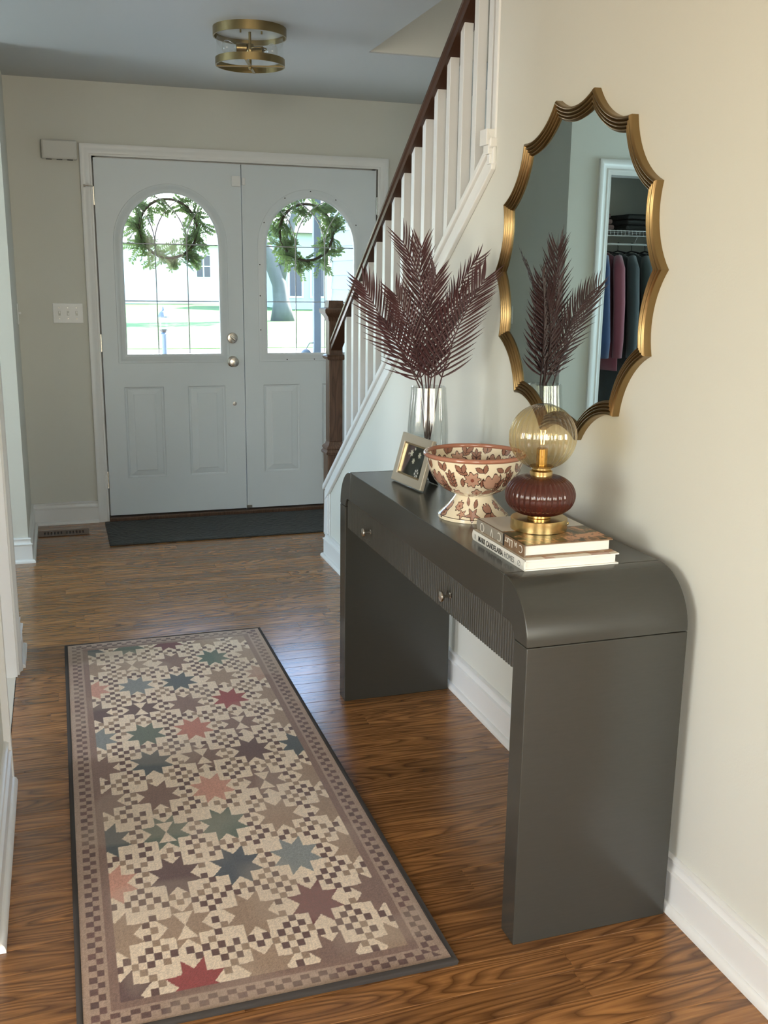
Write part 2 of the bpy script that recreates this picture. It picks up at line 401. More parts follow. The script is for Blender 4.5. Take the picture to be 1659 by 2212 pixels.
o = obj('ceiling', plate(rect(-4.6, 3.1, -3.6, D+0.14), [[(0.172,4.775),(1.05,4.775),(1.05,1.5),(0.0,1.5),(0.0,3.3),(0.172,3.3)]], fXY, HC, HC+0.15, 'ceiling'), M['ceil'])
struct(o, 'grey-white flat ceiling with a stairwell opening', 'ceiling')
struct(MB().box(0.0,1.17,1.377,4.885,5.0,5.1).build('ceiling_stairwell', M['ceil']), 'upper ceiling over the stairwell', 'ceiling')
for k, (frame, w, d0) in enumerate([(fXZ,WINS[0],-3.56),(fXZ,WINS[1],-3.56),(fYZ,WINL[0],-4.56),(fYZ,WINL[1],-4.56),(fYZ,WINL[2],-4.56),(fXZ,(0.2,1.0,3.3,4.5),1.52)]):  # last entry: frame added on a solid wall to go with the stairwell light
    um = (w[0]+w[1])/2; wm = (w[2]+w[3])/2
    e_ = empty('window_%d' % (k+1), frame(um, w[2], d0), ['white sash window, left in the back wall','white sash window, right in the back wall','white sash window ending the side passage','white sash window in the near room side wall','white sash window of the small room left of the hall','white sash window of the upper hall above the stairs'][k], 'window'); e_['kind'] = 'structure'
    obj('window_frame', plate(rect(*w), [rect(w[0]+0.05,w[1]-0.05,w[2]+0.05,wm-0.02), rect(w[0]+0.05,w[1]-0.05,wm+0.02,w[3]-0.05)], frame, d0-0.02, d0+0.02, 'window_frame'), M['trim'], e_)
    mm_ = MB(); mm_.prism(rect(w[0]+0.04,w[1]-0.04,w[2]+0.04,w[3]-0.04), frame, d0-0.003, d0+0.003); mm_.build('pane', M['pane'], e_)

# ------------------------------------------------------------------ oak floor, plank by plank
slab = MB().box(-4.6,3.1,-3.6,D+0.14,-0.08,-0.0008); floor = slab.build('floor', M['oak'])
struct(floor, 'stained oak strip floor running across the hall', 'floor')
PW = 0.0826
pm = MB()   # unit plank: bevelled strip, 1 m long along x
c_ = 0.0014
pm.add([(0,0.0003,-0.006),(1,0.0003,-0.006),(1,PW-0.0003,-0.006),(0,PW-0.0003,-0.006),
        (0,0.0003,-0.0009),(1,0.0003,-0.0009),(1,PW-0.0003,-0.0009),(0,PW-0.0003,-0.0009),
        (0.001,c_,0),(0.999,c_,0),(0.999,PW-c_,0),(0.001,PW-c_,0)],
       [(0,3,2,1),(0,1,5,4),(1,2,6,5),(2,3,7,6),(3,0,4,7),(4,5,9,8),(5,6,10,9),(6,7,11,10),(7,4,8,11),(8,9,10,11)])
plank_me = pm.mesh('plank'); plank_me.materials.append(M['oak'])
y = 1.36; cnt = 0; r_ = random.Random(3)
while y < D-0.02:
    x = -1.50 - r_.random()*0.5 if y < 3.9 else -1.9-r_.random()*0.5
    xe = 0.0 if y < 4.9 else 1.0
    while x < xe and cnt < 298:
        L_ = 0.55+r_.random()*0.75
        x1 = min(x+L_, xe)
        if xe-x1 < 0.2: x1 = xe
        xa = max(x, -1.50 if y < 3.9 else (-1.75 if y<5.1 else -1.48))
        if x1-xa > 0.02:
            p_ = bpy.data.objects.new('plank', plank_me); COL.objects.link(p_); p_.parent = floor
            p_.location = (xa, y, 0.0); p_.scale = (x1-xa-0.0005, 1, 1); cnt += 1
        x = x1
    y += PW

# ------------------------------------------------------------------ baseboards
def base(name, path, side, label):
    o = sweep(path, BASE, fXY, side).build(name, M['trim'], smooth=35); return struct(o, label, 'baseboard')
base('baseboard_right', [(0.45,1.377),(0.0,1.377),(0.0,4.88),(0.12,4.88)], 1, 'tall white moulded baseboard along the right wall and round the stair stub')
base('baseboard_front', [(DX0-0.067,D),(XL,D),(XL,5.184),(-1.668,5.184)], 1, 'white moulded baseboard left of the entry doors')
base('baseboard_left', [(XN,3.695),(XN,3.905),(XN-0.6,3.905)], -1, 'short white baseboard past the left doorway')
base('baseboard_left_near', [(XN-1.0,2.045),(XN,2.045),(XN,2.797)], -1, 'white baseboard along the near left wall')

# casings
def casing(name, path, frame, side, label, prof=CASE):
    o = sweep(path, prof, frame, side).build(name, M['trim'], smooth=35); return struct(o, label, 'trim')
dl, dr, dt = DX0-0.006, DX0+2*DW+0.006, 2.066
casing('trim_1', [(dl,0),(dl,dt),(dr,dt),(dr,0)], lambda u,w,d: (u, D-d, w), 1, 'white moulded casing around the double doors')
casing('trim_2', [(2.86,0),(2.86,2.05),(3.63,2.05),(3.63,0)], lambda u,w,d: (XN+d, u, w), 1, 'white casing of the left doorway')
casing('trim_3', [(-2.64,0),(-2.64,2.03),(-1.724,2.03),(-1.724,0)], lambda u,w,d: (u, 5.184-d, w), 1, 'white casing around the coat closet')
# jamb linings
j = MB(); j.box(XN-0.125,XN+0.004,3.612,3.631,0,2.05); j.box(XN-0.125,XN+0.004,2.859,2.878,0,2.05); j.box(XN-0.125,XN+0.004,2.878,3.612,2.032,2.05)
struct(j.build('trim_4', M['trim']), 'white jamb lining of the left doorway', 'trim')
j = MB(); j.box(-1.743,-1.723,5.18,5.30,0,2.03); j.box(-2.641,-2.621,5.18,5.30,0,2.03); j.box(-2.621,-1.743,5.18,5.30,2.01,2.03)
struct(j.build('trim_5', M['trim']), 'white jamb lining of the coat closet', 'trim')
# sloping cap over the knee wall: top board, fascia under it, vertical stub trim
cy0, cy1 = 4.9, 2.892
def slope_prism(mb, x0, x1, top, bot, ya=cy0, yb=cy1):
    mb.add([(x0,ya,SL(ya)+bot),(x1,ya,SL(ya)+bot),(x1,ya,SL(ya)+top),(x0,ya,SL(ya)+top),(x0,yb,SL(yb)+bot),(x1,yb,SL(yb)+bot),(x1,yb,SL(yb)+top),(x0,yb,SL(yb)+top)],
           [(0,1,2,3),(7,6,5,4),(0,4,5,1),(1,5,6,2),(2,6,7,3),(3,7,4,0)])
mc = MB(); slope_prism(mc, -0.022, 0.14, 0.0, -0.026)
cap = mc.build('trim_6', M['trim'], bevel=0.004); struct(cap, 'white sloping cap and fascia on the stair knee wall', 'trim')
mc = MB(); slope_prism(mc, -0.011, 0.0, -0.026, -0.075, 4.888); slope_prism(mc, -0.016, 0.0, -0.075, -0.092, 4.882)
mc.build('fascia', M['trim'], cap, bevel=0.003)
mc = MB(); mc.box(-0.012,0.0,4.835,4.895,0.129,SL(4.87)-0.05); mc.box(-0.006,0.0,4.815,4.834,0.129,SL(4.82)-0.09); mc.box(-0.012,0.12,4.881,4.895,0.129,SL(4.895)-0.03)
mc.build('stub_trim', M['trim'], cap, bevel=0.003)
# little bracket where the cap meets the full-height wall
mc = MB()
zb_ = SL(2.9)+0.03
mc.box(-0.030,-0.001,2.901,2.953,zb_-0.046,zb_); mc.box(-0.024,-0.001,2.901,2.938,zb_-0.072,zb_-0.046); mc.box(-0.018,-0.001,2.901,2.922,zb_-0.100,zb_-0.072)
mc.build('end_block', M['trim'], cap, bevel=0.002)

# ------------------------------------------------------------------ double entry doors
def arch_loop(cx, hw, zb, zs, n=28, grow=0.0):
    r = hw+grow
    return [(cx-r, zb-grow),(cx+r, zb-grow)] + [(cx+r*math.cos(PI*k/n), zs+r*math.sin(PI*k/n)*(0.278+grow)/(0.269+grow)) for k in range(n+1)]
def make_door(k, x0, label):
    dr_ = empty('door_%d' % k, (x0+DW/2, D, 0.03), label, 'door'); dr_['kind'] = 'structure'
    g = 0.0025; xa, xb = x0+g, x0+DW-g; cx = x0+DW/2
    hw, zb, zs = 0.269, 0.983, 1.605
    pans = [(x0+0.113, x0+0.340), (x0+0.481, x0+0.703)]
    pz = (0.255, 0.792)
    holes = [arch_loop(cx, hw+0.02, zb-0.02, zs)] + [rect(a, b, *pz) for a, b in pans]
    obj('slab', plate(rect(xa, xb, 0.032, 2.058), holes, fXZ, D, D+0.045, 'slab'), M['door'], dr_)
    # lite frame: stepped moulding following the arch
    lp = arch_loop(cx, hw, zb, zs)
    prof = [(0.004,-0.004),(0.0,0.004),(0.006,0.010),(0.018,0.012),(0.024,0.009),(0.034,0.008),(0.042,0.003),(0.050,0.003),(0.053,-0.001),(0.020,-0.001),(0.020,-0.03),(0.004,-0.03)]
    sweep(lp, prof, lambda u,w,d: (u, D-d, w), -1, True).build('lite_frame', M['door'], dr_, smooth=40)
    pn = MB(); pn.prism(arch_loop(cx, hw+0.015, zb-0.015, zs), fXZ, D+0.014, D+0.018); pn.build('pane', M['pane'], dr_)
    cm = MB(); t = 0.0032; yy = D+0.011
    def bar(p, q): cm.tube([(p[0],yy,p[1]),(q[0],yy,q[1])], t, 6)
    for z_ in (zs, 1.285): bar((cx-hw, z_), (cx+hw, z_))
    for s in (-1, 1): bar((cx+s*hw/3, zb), (cx+s*hw/3, zs))
    for s in (-1, 1):
        for c0 in (s*hw*2/3, s*hw*4/3):
            # a copy of the window arch, shifted sideways, kept inside the glass
            pts = []
            for q in range(0, 41):
                a = PI/2*q/40
                u = c0 - s*hw*math.cos(a); w = 0.278*math.sin(a)
                if (u/hw)**2 + (w/0.278)**2 <= 1.001: pts.append((cx+u, yy, zs+w))
            # continue past the top of the shifted arch towards the far side
            for q in range(1, 41):
                a = PI/2*q/40
                u = c0 + s*hw*math.sin(a); w = 0.278*math.cos(a)
                if (u/hw)**2 + (w/0.278)**2 <= 1.001: pts.append((cx+u, yy, zs+w))
            if len(pts) > 2: cm.tube(pts, t, 6)
    cm.build('lead_came', M['came'], dr_, smooth=True)
    for a, b in pans:
        z0, z1 = pz
        m_ = MB()
        rings = [((0.0,0.0)),((0.006,0.007)),((0.014,0.009)),((0.018,0.006)),((0.050,0.0015)),((0.056,-0.001))]
        v = []; f = []
        for s_, d_ in rings:
            v += [(a+s_,D+d_,z0+s_*0.8),(b-s_,D+d_,z0+s_*0.8),(b-s_,D+d_,z1-s_*0.8),(a+s_,D+d_,z1-s_*0.8)]
        for q in range(len(rings)-1):
            for e in range(4):
                n_ = (e+1) % 4; f.append((q*4+e, q*4+n_, q*4+4+n_, q*4+4+e))
        q = len(rings)-1; f.append((q*4, q*4+1, q*4+2, q*4+3)); m_.add(v, f)
        m_.box(a-0.002,b+0.002,D+0.02,D+0.03,z0-0.002,z1+0.002)
        m_.build('raised_panel', M['door'], dr_)
    return dr_
M['came'] = mat('lead_came', lin(0.40, 0.40, 0.38), 0.4, 0.3)
d1 = make_door(1, DX0, 'left white entry door with arched leaded window, knob and deadbolt')
d2 = make_door(2, DX0+DW, 'right white entry door with arched leaded window behind the newel post')
sc_ = MB()
for (u, w) in [(575,0)]: pass
cx2 = DX0+1.5*DW
for a in (25, 60, 90, 120, 155):
    r = 0.269+0.040; u = cx2+r*math.cos(math.radians(a)); w = 1.605+r*math.sin(math.radians(a))*1.03
    m_ = MB(); m_.lathe([(0.0,0.0),(0.004,0.0),(0.004,0.001),(0,0.0012)], n=10); me = m_.mesh('screw_cap')
    s_ = obj('screw_cap', me, M['hole'] if 'hole' in M else M['black'], d2); s_.matrix_parent_inverse = Matrix.Identity(4)
    s_.location = (u-d2.location.x, -0.0045, w-d2.location.z); s_.rotation_euler = (PI/2,0,0)
for (u, w) in [(cx2-0.309,1.5),(cx2-0.309,1.32),(cx2-0.309,1.12),(cx2-0.15,0.944),(cx2+0.02,0.944)]:
    s_ = bpy.data.objects.new('screw_cap', me); COL.objects.link(s_); s_.parent = d2
    s_.location = (u-d2.location.x, -0.0045, w-d2.location.z); s_.rotation_euler = (PI/2,0,0)
# hardware on the left door
def yaxis(mb_prof, n=28):   # lathe turned to point along -y
    m_ = MB(); m_.lathe(mb_prof, n=n); m_.v = [(x_, -z_, y_) for x_, y_, z_ in m_.v]; return m_
def place(mb_, dx, dy, dz):
    mb_.v = [(a+dx,b+dy,c+dz) for a,b,c in mb_.v]; return mb_
kb = place(yaxis([(0,0),(0.032,0),(0.033,0.004),(0.028,0.008),(0.014,0.010),(0.011,0.030),(0.016,0.036),(0.026,0.042),(0.029,0.052),(0.026,0.062),(0.012,0.066),(0,0.066)]), -0.291, D, 0.934)
kb_o = kb.build('door_knob', M['nickel'], d1, smooth=40)
place(MB().box(-0.0035,0.0035,-0.075,-0.064,-0.009,0.009), -0.291, D, 0.934).build('turn_button', M['nickel'], kb_o, bevel=0.001)
db = place(yaxis([(0,0),(0.031,0),(0.032,0.006),(0.029,0.012),(0.026,0.013),(0,0.013)]), -0.291, D, 1.073).build('deadbolt', M['nickel'], d1, smooth=40)
tl = MB().box(-0.020,0.020,-0.026,-0.012,-0.006,0.006); ca, sa = math.cos(-0.7), math.sin(-0.7)
tl.v = [(a*ca-c*sa, b, a*sa+c*ca) for a,b,c in tl.v]; place(tl, -0.291, D, 1.073).build('thumb_turn', M['nickel'], db, bevel=0.003)
place(yaxis([(0,0),(0.012,0),(0.012,0.002),(0,0.003)], 16), -0.285, D, 0.681).build('bore_plug', M['nickel_dull'] if 'nickel_dull' in M else M['nickel'], d1)
sn = MB().box(-0.277,-0.226,D-0.014,D,1.935,1.992).build('alarm_sensor', M['whiteplastic'], d1, bevel=0.003)
MB().box(-0.217,-0.199,D-0.013,D,1.945,1.984).build('alarm_magnet', M['whiteplastic'], d2, bevel=0.002)
for z_ in (1.855, 1.048, 0.25):
    place(MB().lathe([(0,0),(0.006,0),(0.006,0.1),(0,0.1)], n=10), DX0-0.003, D-0.004, z_-0.05).build('hinge', M['nickel'], d1)
    place(MB().lathe([(0,0),(0.006,0),(0.006,0.1),(0,0.1)], n=10), DX0+2*DW+0.003, D-0.004, z_-0.05).build('hinge', M['nickel'], d2)
hs_ = MB(); hs_.tube([(DX0-0.004,D-0.008,1.905),(DX0-0.03,D-0.030,1.905),(DX0-0.045,D-0.030,1.905)], 0.003, 8); hs_.tube([(DX0-0.045,D-0.030,1.905),(DX0-0.056,D-0.030,1.905)], 0.007, 10)
hs_.build('hinge_stop', M['nickel'], d1)
# astragal behind the meeting stiles, stops and threshold
ms = DX0+DW
MB().box(ms-0.002,ms+0.028,D+0.046,D+0.058,0.03,2.058).build('astragal', M['door'], d2)
MB().box(ms-0.004,ms+0.030,D-0.006,D+0.004,0.032,0.05).build('astragal_shoe', M['nickel'], d2)
for dd_, xa_ in ((d1, DX0), (d2, DX0+DW)): MB().box(xa_+0.003,xa_+DW-0.003,D+0.012,D+0.040,0.0245,0.036).build('door_sweep', M['dark'], dd_)  # added dark strip: blocks light leaking under each door, reads as dark gap
st = MB(); st.box(dl-0.006,dl+0.022,D+0.046,D+0.14,0,2.072); st.box(dr-0.022,dr+0.006,D+0.046,D+0.14,0,2.072); st.box(dl,dr,D+0.046,D+0.14,2.046,2.072)
struct(st.build('trim_7', M['dark_stop'] if 'dark_stop' in M else M['trim']), 'door stop around the double doors', 'trim')
struct(MB().box(dl,dr,D-0.03,D+0.16,-0.01,0.024).build('trim_8', M['oak_v'], bevel=0.006), 'brown wooden threshold under the double doors', 'trim')

# ------------------------------------------------------------------ staircase: newel, handrail, balusters, steps
RZ = lambda y: 1.835-0.712*(y-3.845)     # underside of the handrail
stair = empty('staircase', (0.06,4.958,0), 'oak and white staircase with square white balusters along the right wall', 'staircase')
BX = 0.058
ny = 4.958
nb = 0.046
nw = MB()
nw.box(BX-0.036,BX+0.036,ny-0.036,ny+0.036,0.60,1.27)
nw_o = nw.build('newel_post', M['oak_v'], stair, bevel=0.004)
MB().box(BX-nb,BX+nb,ny-nb,ny+nb,0.0,0.535).build('newel_base', M['oak_v'], nw_o, bevel=0.004)
q = MB(); 
def ring_mould(z0, prof, half):
    p = [(BX-half,ny-half),(BX+half,ny-half),(BX+half,ny+half),(BX-half,ny+half)]
    return sweep(p, prof, lambda u,w,d: (u,w,z0+d), -1, True)
ring_mould(0.535, [(-0.01,0),(0.016,0.0),(0.018,0.010),(0.012,0.018),(0.010,0.024),(0.014,0.030),(0.012,0.038),(0.0,0.050),(-0.004,0.065),(-0.01,0.065)], 0.038).build('base_moulding', M['oak_v'], nw_o, smooth=40)
ring_mould(1.02, [(-0.01,0),(0.004,0.0),(0.012,0.008),(0.014,0.018),(0.008,0.024),(0.0,0.028),(-0.01,0.028)], 0.036).build('collar_moulding', M['oak_v'], nw_o, smooth=40)
ring_mould(1.215, [(-0.01,0),(0.003,0.0),(0.008,0.02),(0.020,0.034),(0.026,0.040),(0.028,0.054),(0.024,0.062),(0.006,0.066),(0.0,0.10),(-0.03,0.10)], 0.036).build('newel_cap', M['oak_v'], nw_o, smooth=40)
MB().box(BX-0.034,BX+0.034,ny-0.034,ny+0.034,1.265,1.312).build('cap_block', M['oak_v'], nw_o, bevel=0.004)
# handrail
ra, rb = ny-0.034, 2.80
prof = [(-0.028,0.0),(0.028,0.0),(0.030,0.018),(0.026,0.026),(0.033,0.036),(0.033,0.050),(0.022,0.064),(0,0.069),(-0.022,0.064),(-0.033,0.050),(-0.033,0.036),(-0.026,0.026),(-0.030,0.018)]
hr = MB(); v = []; 
for yy in (ra, rb): v += [(BX+u, yy, RZ(yy)+w) for u, w in prof]
k = len(prof); f = [(i, (i+1) % k, (i+1) % k+k, i+k) for i in range(k)] + [tuple(range(k-1,-1,-1)), tuple(range(k, 2*k))]
hr.add(v, f); hr.build('handrail', M['oak_rail'], stair, smooth=30)
# balusters, two to a tread
by = 4.674+0.016; bn = 0; bh = 0.0165
while by > 2.90:
    m_ = MB(); x0, x1, ya, yb = BX-bh, BX+bh, by-bh, by+bh
    m_.add([(x0,ya,SL(ya)-0.01),(x1,ya,SL(ya)-0.01),(x1,yb,SL(yb)-0.01),(x0,yb,SL(yb)-0.01),(x0,ya,RZ(ya)+0.004),(x1,ya,RZ(ya)+0.004),(x1,yb,RZ(yb)+0.004),(x0,yb,RZ(yb)+0.004)],
           [(0,3,2,1),(4,5,6,7),(0,1,5,4),(1,2,6,5),(2,3,7,6),(3,0,4,7)])
    m_.build('baluster', M['trim'], stair, bevel=0.0015); by -= 0.1165
m_ = MB(); m_.box(-0.004,0.045,2.897,2.930,SL(2.93)+0.002,HC-0.001); m_.build('wall_baluster', M['trim'], stair, bevel=0.006)
for i in range(12):
    yt = 4.86-0.262*i; zt = 0.19*(i+1)
    MB().box(0.125,1.05,yt-0.285,yt,zt-0.03,zt).build('tread', M['oak'], stair, bevel=0.004)
    MB().box(0.125,1.05,yt-0.045,yt-0.025,zt-0.19,zt-0.03).build('riser', M['trim'], stair)

# ------------------------------------------------------------------ console table
CY0, CY1, CX0, CX1, CZ = 1.719, 3.134, -0.416, -0.035, 0.813
con = empty('console_table', ((CX0+CX1)/2, (CY0+CY1)/2, 0), 'dark grey waterfall console table with fluted drawers against the right wall', 'console table')
R_, SZ, LT, TT = 0.125, 0.688, 0.062, 0.095
def end_curve(sgn):
    ye = CY0 if sgn > 0 else CY1
    P = [(ye, SZ+0.0006)]
    P += [(ye+sgn*(R_-R_*math.cos(a)), SZ+R_*math.sin(a)) for a in [PI/2*i/18 for i in range(1, 19)]]
    yb = ye+sgn*(R_-0.0006); P[-1] = (yb, CZ)
    P += [(yb, CZ-TT)]
    r2 = 0.03
    P += [(ye+sgn*(LT+r2-r2*math.sin(a)), SZ+r2*math.cos(a)) for a in [PI/2*i/6 for i in range(0, 7)]]
    P[-1] = (ye+sgn*LT, SZ+0.0006)
    return P
for sgn in (1, -1):
    m_ = MB(); m_.prism(end_curve(sgn), fYZ, CX0, CX1); m_.build('corner_curve', M['console'], con, smooth=30, bevel=0.002)
    ya, yb = (CY0, CY0+LT) if sgn > 0 else (CY1-LT, CY1)
    MB().box(CX0,CX1,ya,yb,0.0,SZ-0.0006).build('end_panel', M['console'], con, bevel=0.002)
MB().box(CX0,CX1,CY0+R_+0.0002,CY1-R_-0.0002,CZ-TT,CZ).build('top_panel', M['console'], con, bevel=0.002)
MB().box(CX1-0.012,CX1-0.002,CY0+LT+0.0005,CY1-LT-0.0005,0.615,CZ-TT-0.001).build('back_rail', M['console'], con)
ym = 2.449
for ya, yb in ((CY0+LT+0.003, ym-0.0012), (ym+0.0012, CY1-LT-0.003)):
    n = int((yb-ya)/0.0125); sub = 6; r2 = 0.028; z0, zt = 0.618, CZ-TT-0.003
    v = []; f = []
    for i in range(n*sub+1):
        yy = ya+(yb-ya)*i/(n*sub); ph = (i/sub) % 1.0
        dep = 0.0042*abs(math.sin(PI*ph)) ** 0.7
        de = min(yy-(CY0+LT), (CY1-LT)-yy)
        top = zt if de > r2 else zt-(r2-math.sqrt(max(0, r2*r2-(r2-de)**2)))
        x = CX0+0.010-dep
        v += [(x,yy,z0),(x,yy,top),(CX0+0.03,yy,top),(CX0+0.03,yy,z0)]
        if i: 
            for q in range(4):
                w = (q+1) % 4; f.append((4*i-4+q, 4*i-4+w, 4*i+w, 4*i+q))
    f += [(0,1,2,3), (4*n*sub+3,4*n*sub+2,4*n*sub+1,4*n*sub)]
    m_ = MB(); m_.add(v, f); dw = m_.build('drawer', M['console'], con)
    MB().box(CX0+0.031,CX1-0.02,ya+0.01,yb-0.01,z0+0.004,zt-0.035).build('drawer_box', M['console'], dw)
    yk = 2.152 if ya < 2 else 2.807
    kn_ = MB(); kn_.lathe([(0,0),(0.007,0),(0.0075,0.002),(0.0045,0.004),(0.0038,0.016),(0.006,0.020),(0.0125,0.022),(0.0135,0.025),(0.0125,0.028),(0.006,0.030),(0,0.0305)], n=24)
    kn_.v = [(CX0+0.007-c, yk+a, 0.667+b) for a, b, c in kn_.v]; kn_.build('knob', M['nickel'], dw, smooth=40)

# ------------------------------------------------------------------ scalloped mirror
MY, MZ, MR = 2.384, 1.4445, 0.441
NS = 14
verts2 = [(MR*math.sin(2*PI*(k+0.5)/NS), MR*math.cos(2*PI*(k+0.5)/NS)) for k in range(NS)]
def scallop(off):
    """outline made of concave arcs, offset inward by off; returns one list per arc"""
    ch = 2*MR*math.sin(PI/NS); sag = 0.027; rr = (ch*ch/4+sag*sag)/(2*sag)
    arcs = []
    for k in range(NS):
        am = 2*PI*(k+1)/NS
        dm = MR*math.cos(PI/NS)-sag+rr          # centre of the concave arc, outside the mirror
        rad = rr+off
        # arc limited by the mitre lines through the vertices (radial lines)
        half = PI/NS
        # solve angle t on the arc where the point meets the radial mitre
        lo, hi = 0.0, PI/2
        for _ in range(40):
            t = (lo+hi)/2; px = rad*math.sin(t); py = dm-rad*math.cos(t)
            if math.atan2(px, py) < half: lo = t
            else: hi = t
        T = lo; pts = []
        for q in range(13):
            t = -T+2*T*q/12; px = rad*math.sin(t); py = dm-rad*math.cos(t)
            pts.append((px*math.cos(am)+py*math.sin(am), -px*math.sin(am)+py*math.cos(am)))
        arcs.append(pts)
    return arcs
mir = empty('wall_mirror', (0, MY, MZ-MR), 'large round mirror with scalloped antique gold frame on the right wall', 'mirror')
def ridge(s0, s1, d0, dp):
    return [(s0+(s1-s0)*q/6, d0+dp*math.sin(PI*q/6)) for q in range(7)]
prof = [(0.0,0.0),(0.0,0.017)]+ridge(0.0004,0.0095,0.0185,0.0050)+ridge(0.0100,0.0182,0.0165,0.0052)+ridge(0.0187,0.0262,0.0140,0.0050)+ridge(0.0267,0.0335,0.0115,0.0042)+[(0.0345,0.008),(0.0375,0.006),(0.0375,0.0)]
sets = [scallop(s) for s, d in prof]
for k in range(NS):
    v = []; f = []; K = len(prof); 
    for q in range(13):
        for i, (s, d) in enumerate(prof):
            y_, z_ = sets[i][k][q]; v.append((-0.0005-d, MY-y_, MZ+z_))
    for q in range(12):
        for i in range(K-1): f.append((q*K+i, q*K+i+1, (q+1)*K+i+1, (q+1)*K+i))
        f.append((q*K+K-1, q*K, (q+1)*K, (q+1)*K+K-1))
    m_ = MB(); m_.add(v, f); m_.build('frame_segment', M['brass'], mir, smooth=38)
lp = []
for a in scallop(0.036): lp += a[:-1]
m_ = MB(); n = len(lp)
m_.add([(-0.008, MY-y_, MZ+z_) for y_, z_ in lp]+[(-0.0035, MY-y_, MZ+z_) for y_, z_ in lp]+[(-0.008,MY,MZ)],
       [(i, (i+1) % n, 2*n) for i in range(n)]+[(i, i+n, (i+1) % n+n, (i+1) % n) for i in range(n)])
m_.build('mirror_glass', M['mirror'], mir)

# ------------------------------------------------------------------ printed surfaces (vertex colours carry flat print only)
def grid_mesh(name, P, colr, closed_u=False):
    """P: (nu,nv,3) array, colr: (nu,nv,3) linear colours per vertex"""
    nu, nv = P.shape[:2]
    idx = np.arange(nu*nv).reshape(nu, nv)
    a = idx if closed_u else idx[:-1]
    b = np.roll(idx, -1, 0) if closed_u else idx[1:]
    F = np.stack([a[:, :-1], b[:, :-1], b[:, 1:], a[:, 1:]], -1).reshape(-1, 4)
    me = bpy.data.meshes.new(name); me.vertices.add(nu*nv); me.vertices.foreach_set('co', P.reshape(-1).astype(np.float32))
    nf = len(F); me.loops.add(nf*4); me.loops.foreach_set('vertex_index', F.reshape(-1).astype(np.int32))
    me.polygons.add(nf); me.polygons.foreach_set('loop_start', (np.arange(nf)*4).astype(np.int32)); me.polygons.foreach_set('loop_total', np.full(nf, 4, np.int32))
    me.polygons.foreach_set('use_smooth', np.ones(nf, bool))
    me.update(calc_edges=True); me.validate()
    at = me.color_attributes.new('print', 'FLOAT_COLOR', 'POINT')
    c4 = np.ones((nu*nv, 4), np.float32); c4[:, :3] = colr.reshape(-1, 3); at.data.foreach_set('color', c4.reshape(-1))
    return me
def L3(r, g, b): return np.array(srgb(r, g, b)[:3])
def vnoise(x, y, seed):
    """cheap smooth value noise"""
    def h(i, j): 
        n = (i*374761393 + j*668265263 + seed*974711) & 0x7fffffff
        n = ((n ^ (n >> 13))*1274126177) & 0x7fffffff
        return ((n ^ (n >> 16)) & 0xffff)/65535.0
    xi = np.floor(x).astype(np.int64); yi = np.floor(y).astype(np.int64); fx = x-xi; fy = y-yi
    fx = fx*fx*(3-2*fx); fy = fy*fy*(3-2*fy)
    return (h(xi,yi)*(1-fx)+h(xi+1,yi)*fx)*(1-fy)+(h(xi,yi+1)*(1-fx)+h(xi+1,yi+1)*fx)*fy

# ---- runner rug
RX0, RX1, RY0, RY1, RH = -1.322, -0.560, 1.700, 3.870, 0.008
W_, H_ = RX1-RX0, RY1-RY0
nu, nv = 318, 900
xs = np.linspace(0, W_, nu); ys = np.linspace(0, H_, nv)
X, Y = np.meshgrid(xs, ys, indexing='ij')
cream = L3(224,205,182); tanb = L3(166,140,122); brown = L3(94,66,60); dkb = L3(84,58,54)
C = np.zeros(X.shape+(3,)); C[:] = tanb*0.95
def setc(mask, col): C[mask] = col
# border: two staggered rows of little brown squares, then a plain brown stripe
bd = np.minimum(np.minimum(X, W_-X), np.minimum(Y, H_-Y))
along = np.where((np.minimum(X, W_-X) <= np.minimum(Y, H_-Y)), Y, X)
row = np.floor((bd-0.021)/0.0155); cell = np.floor(along/0.019)
hsh = vnoise(cell*1.7+3.1, row*2.3+1.7, 5)
chk = ((cell+row) % 2 == 0) & (row >= 0) & (row < 2.0)
setc(chk, brown); C[chk] *= (0.75+0.6*hsh[chk])[:, None]
setc((bd > 0.060) & (bd < 0.078), L3(128,100,88))
setc((bd > 0.078), L3(150,124,106))
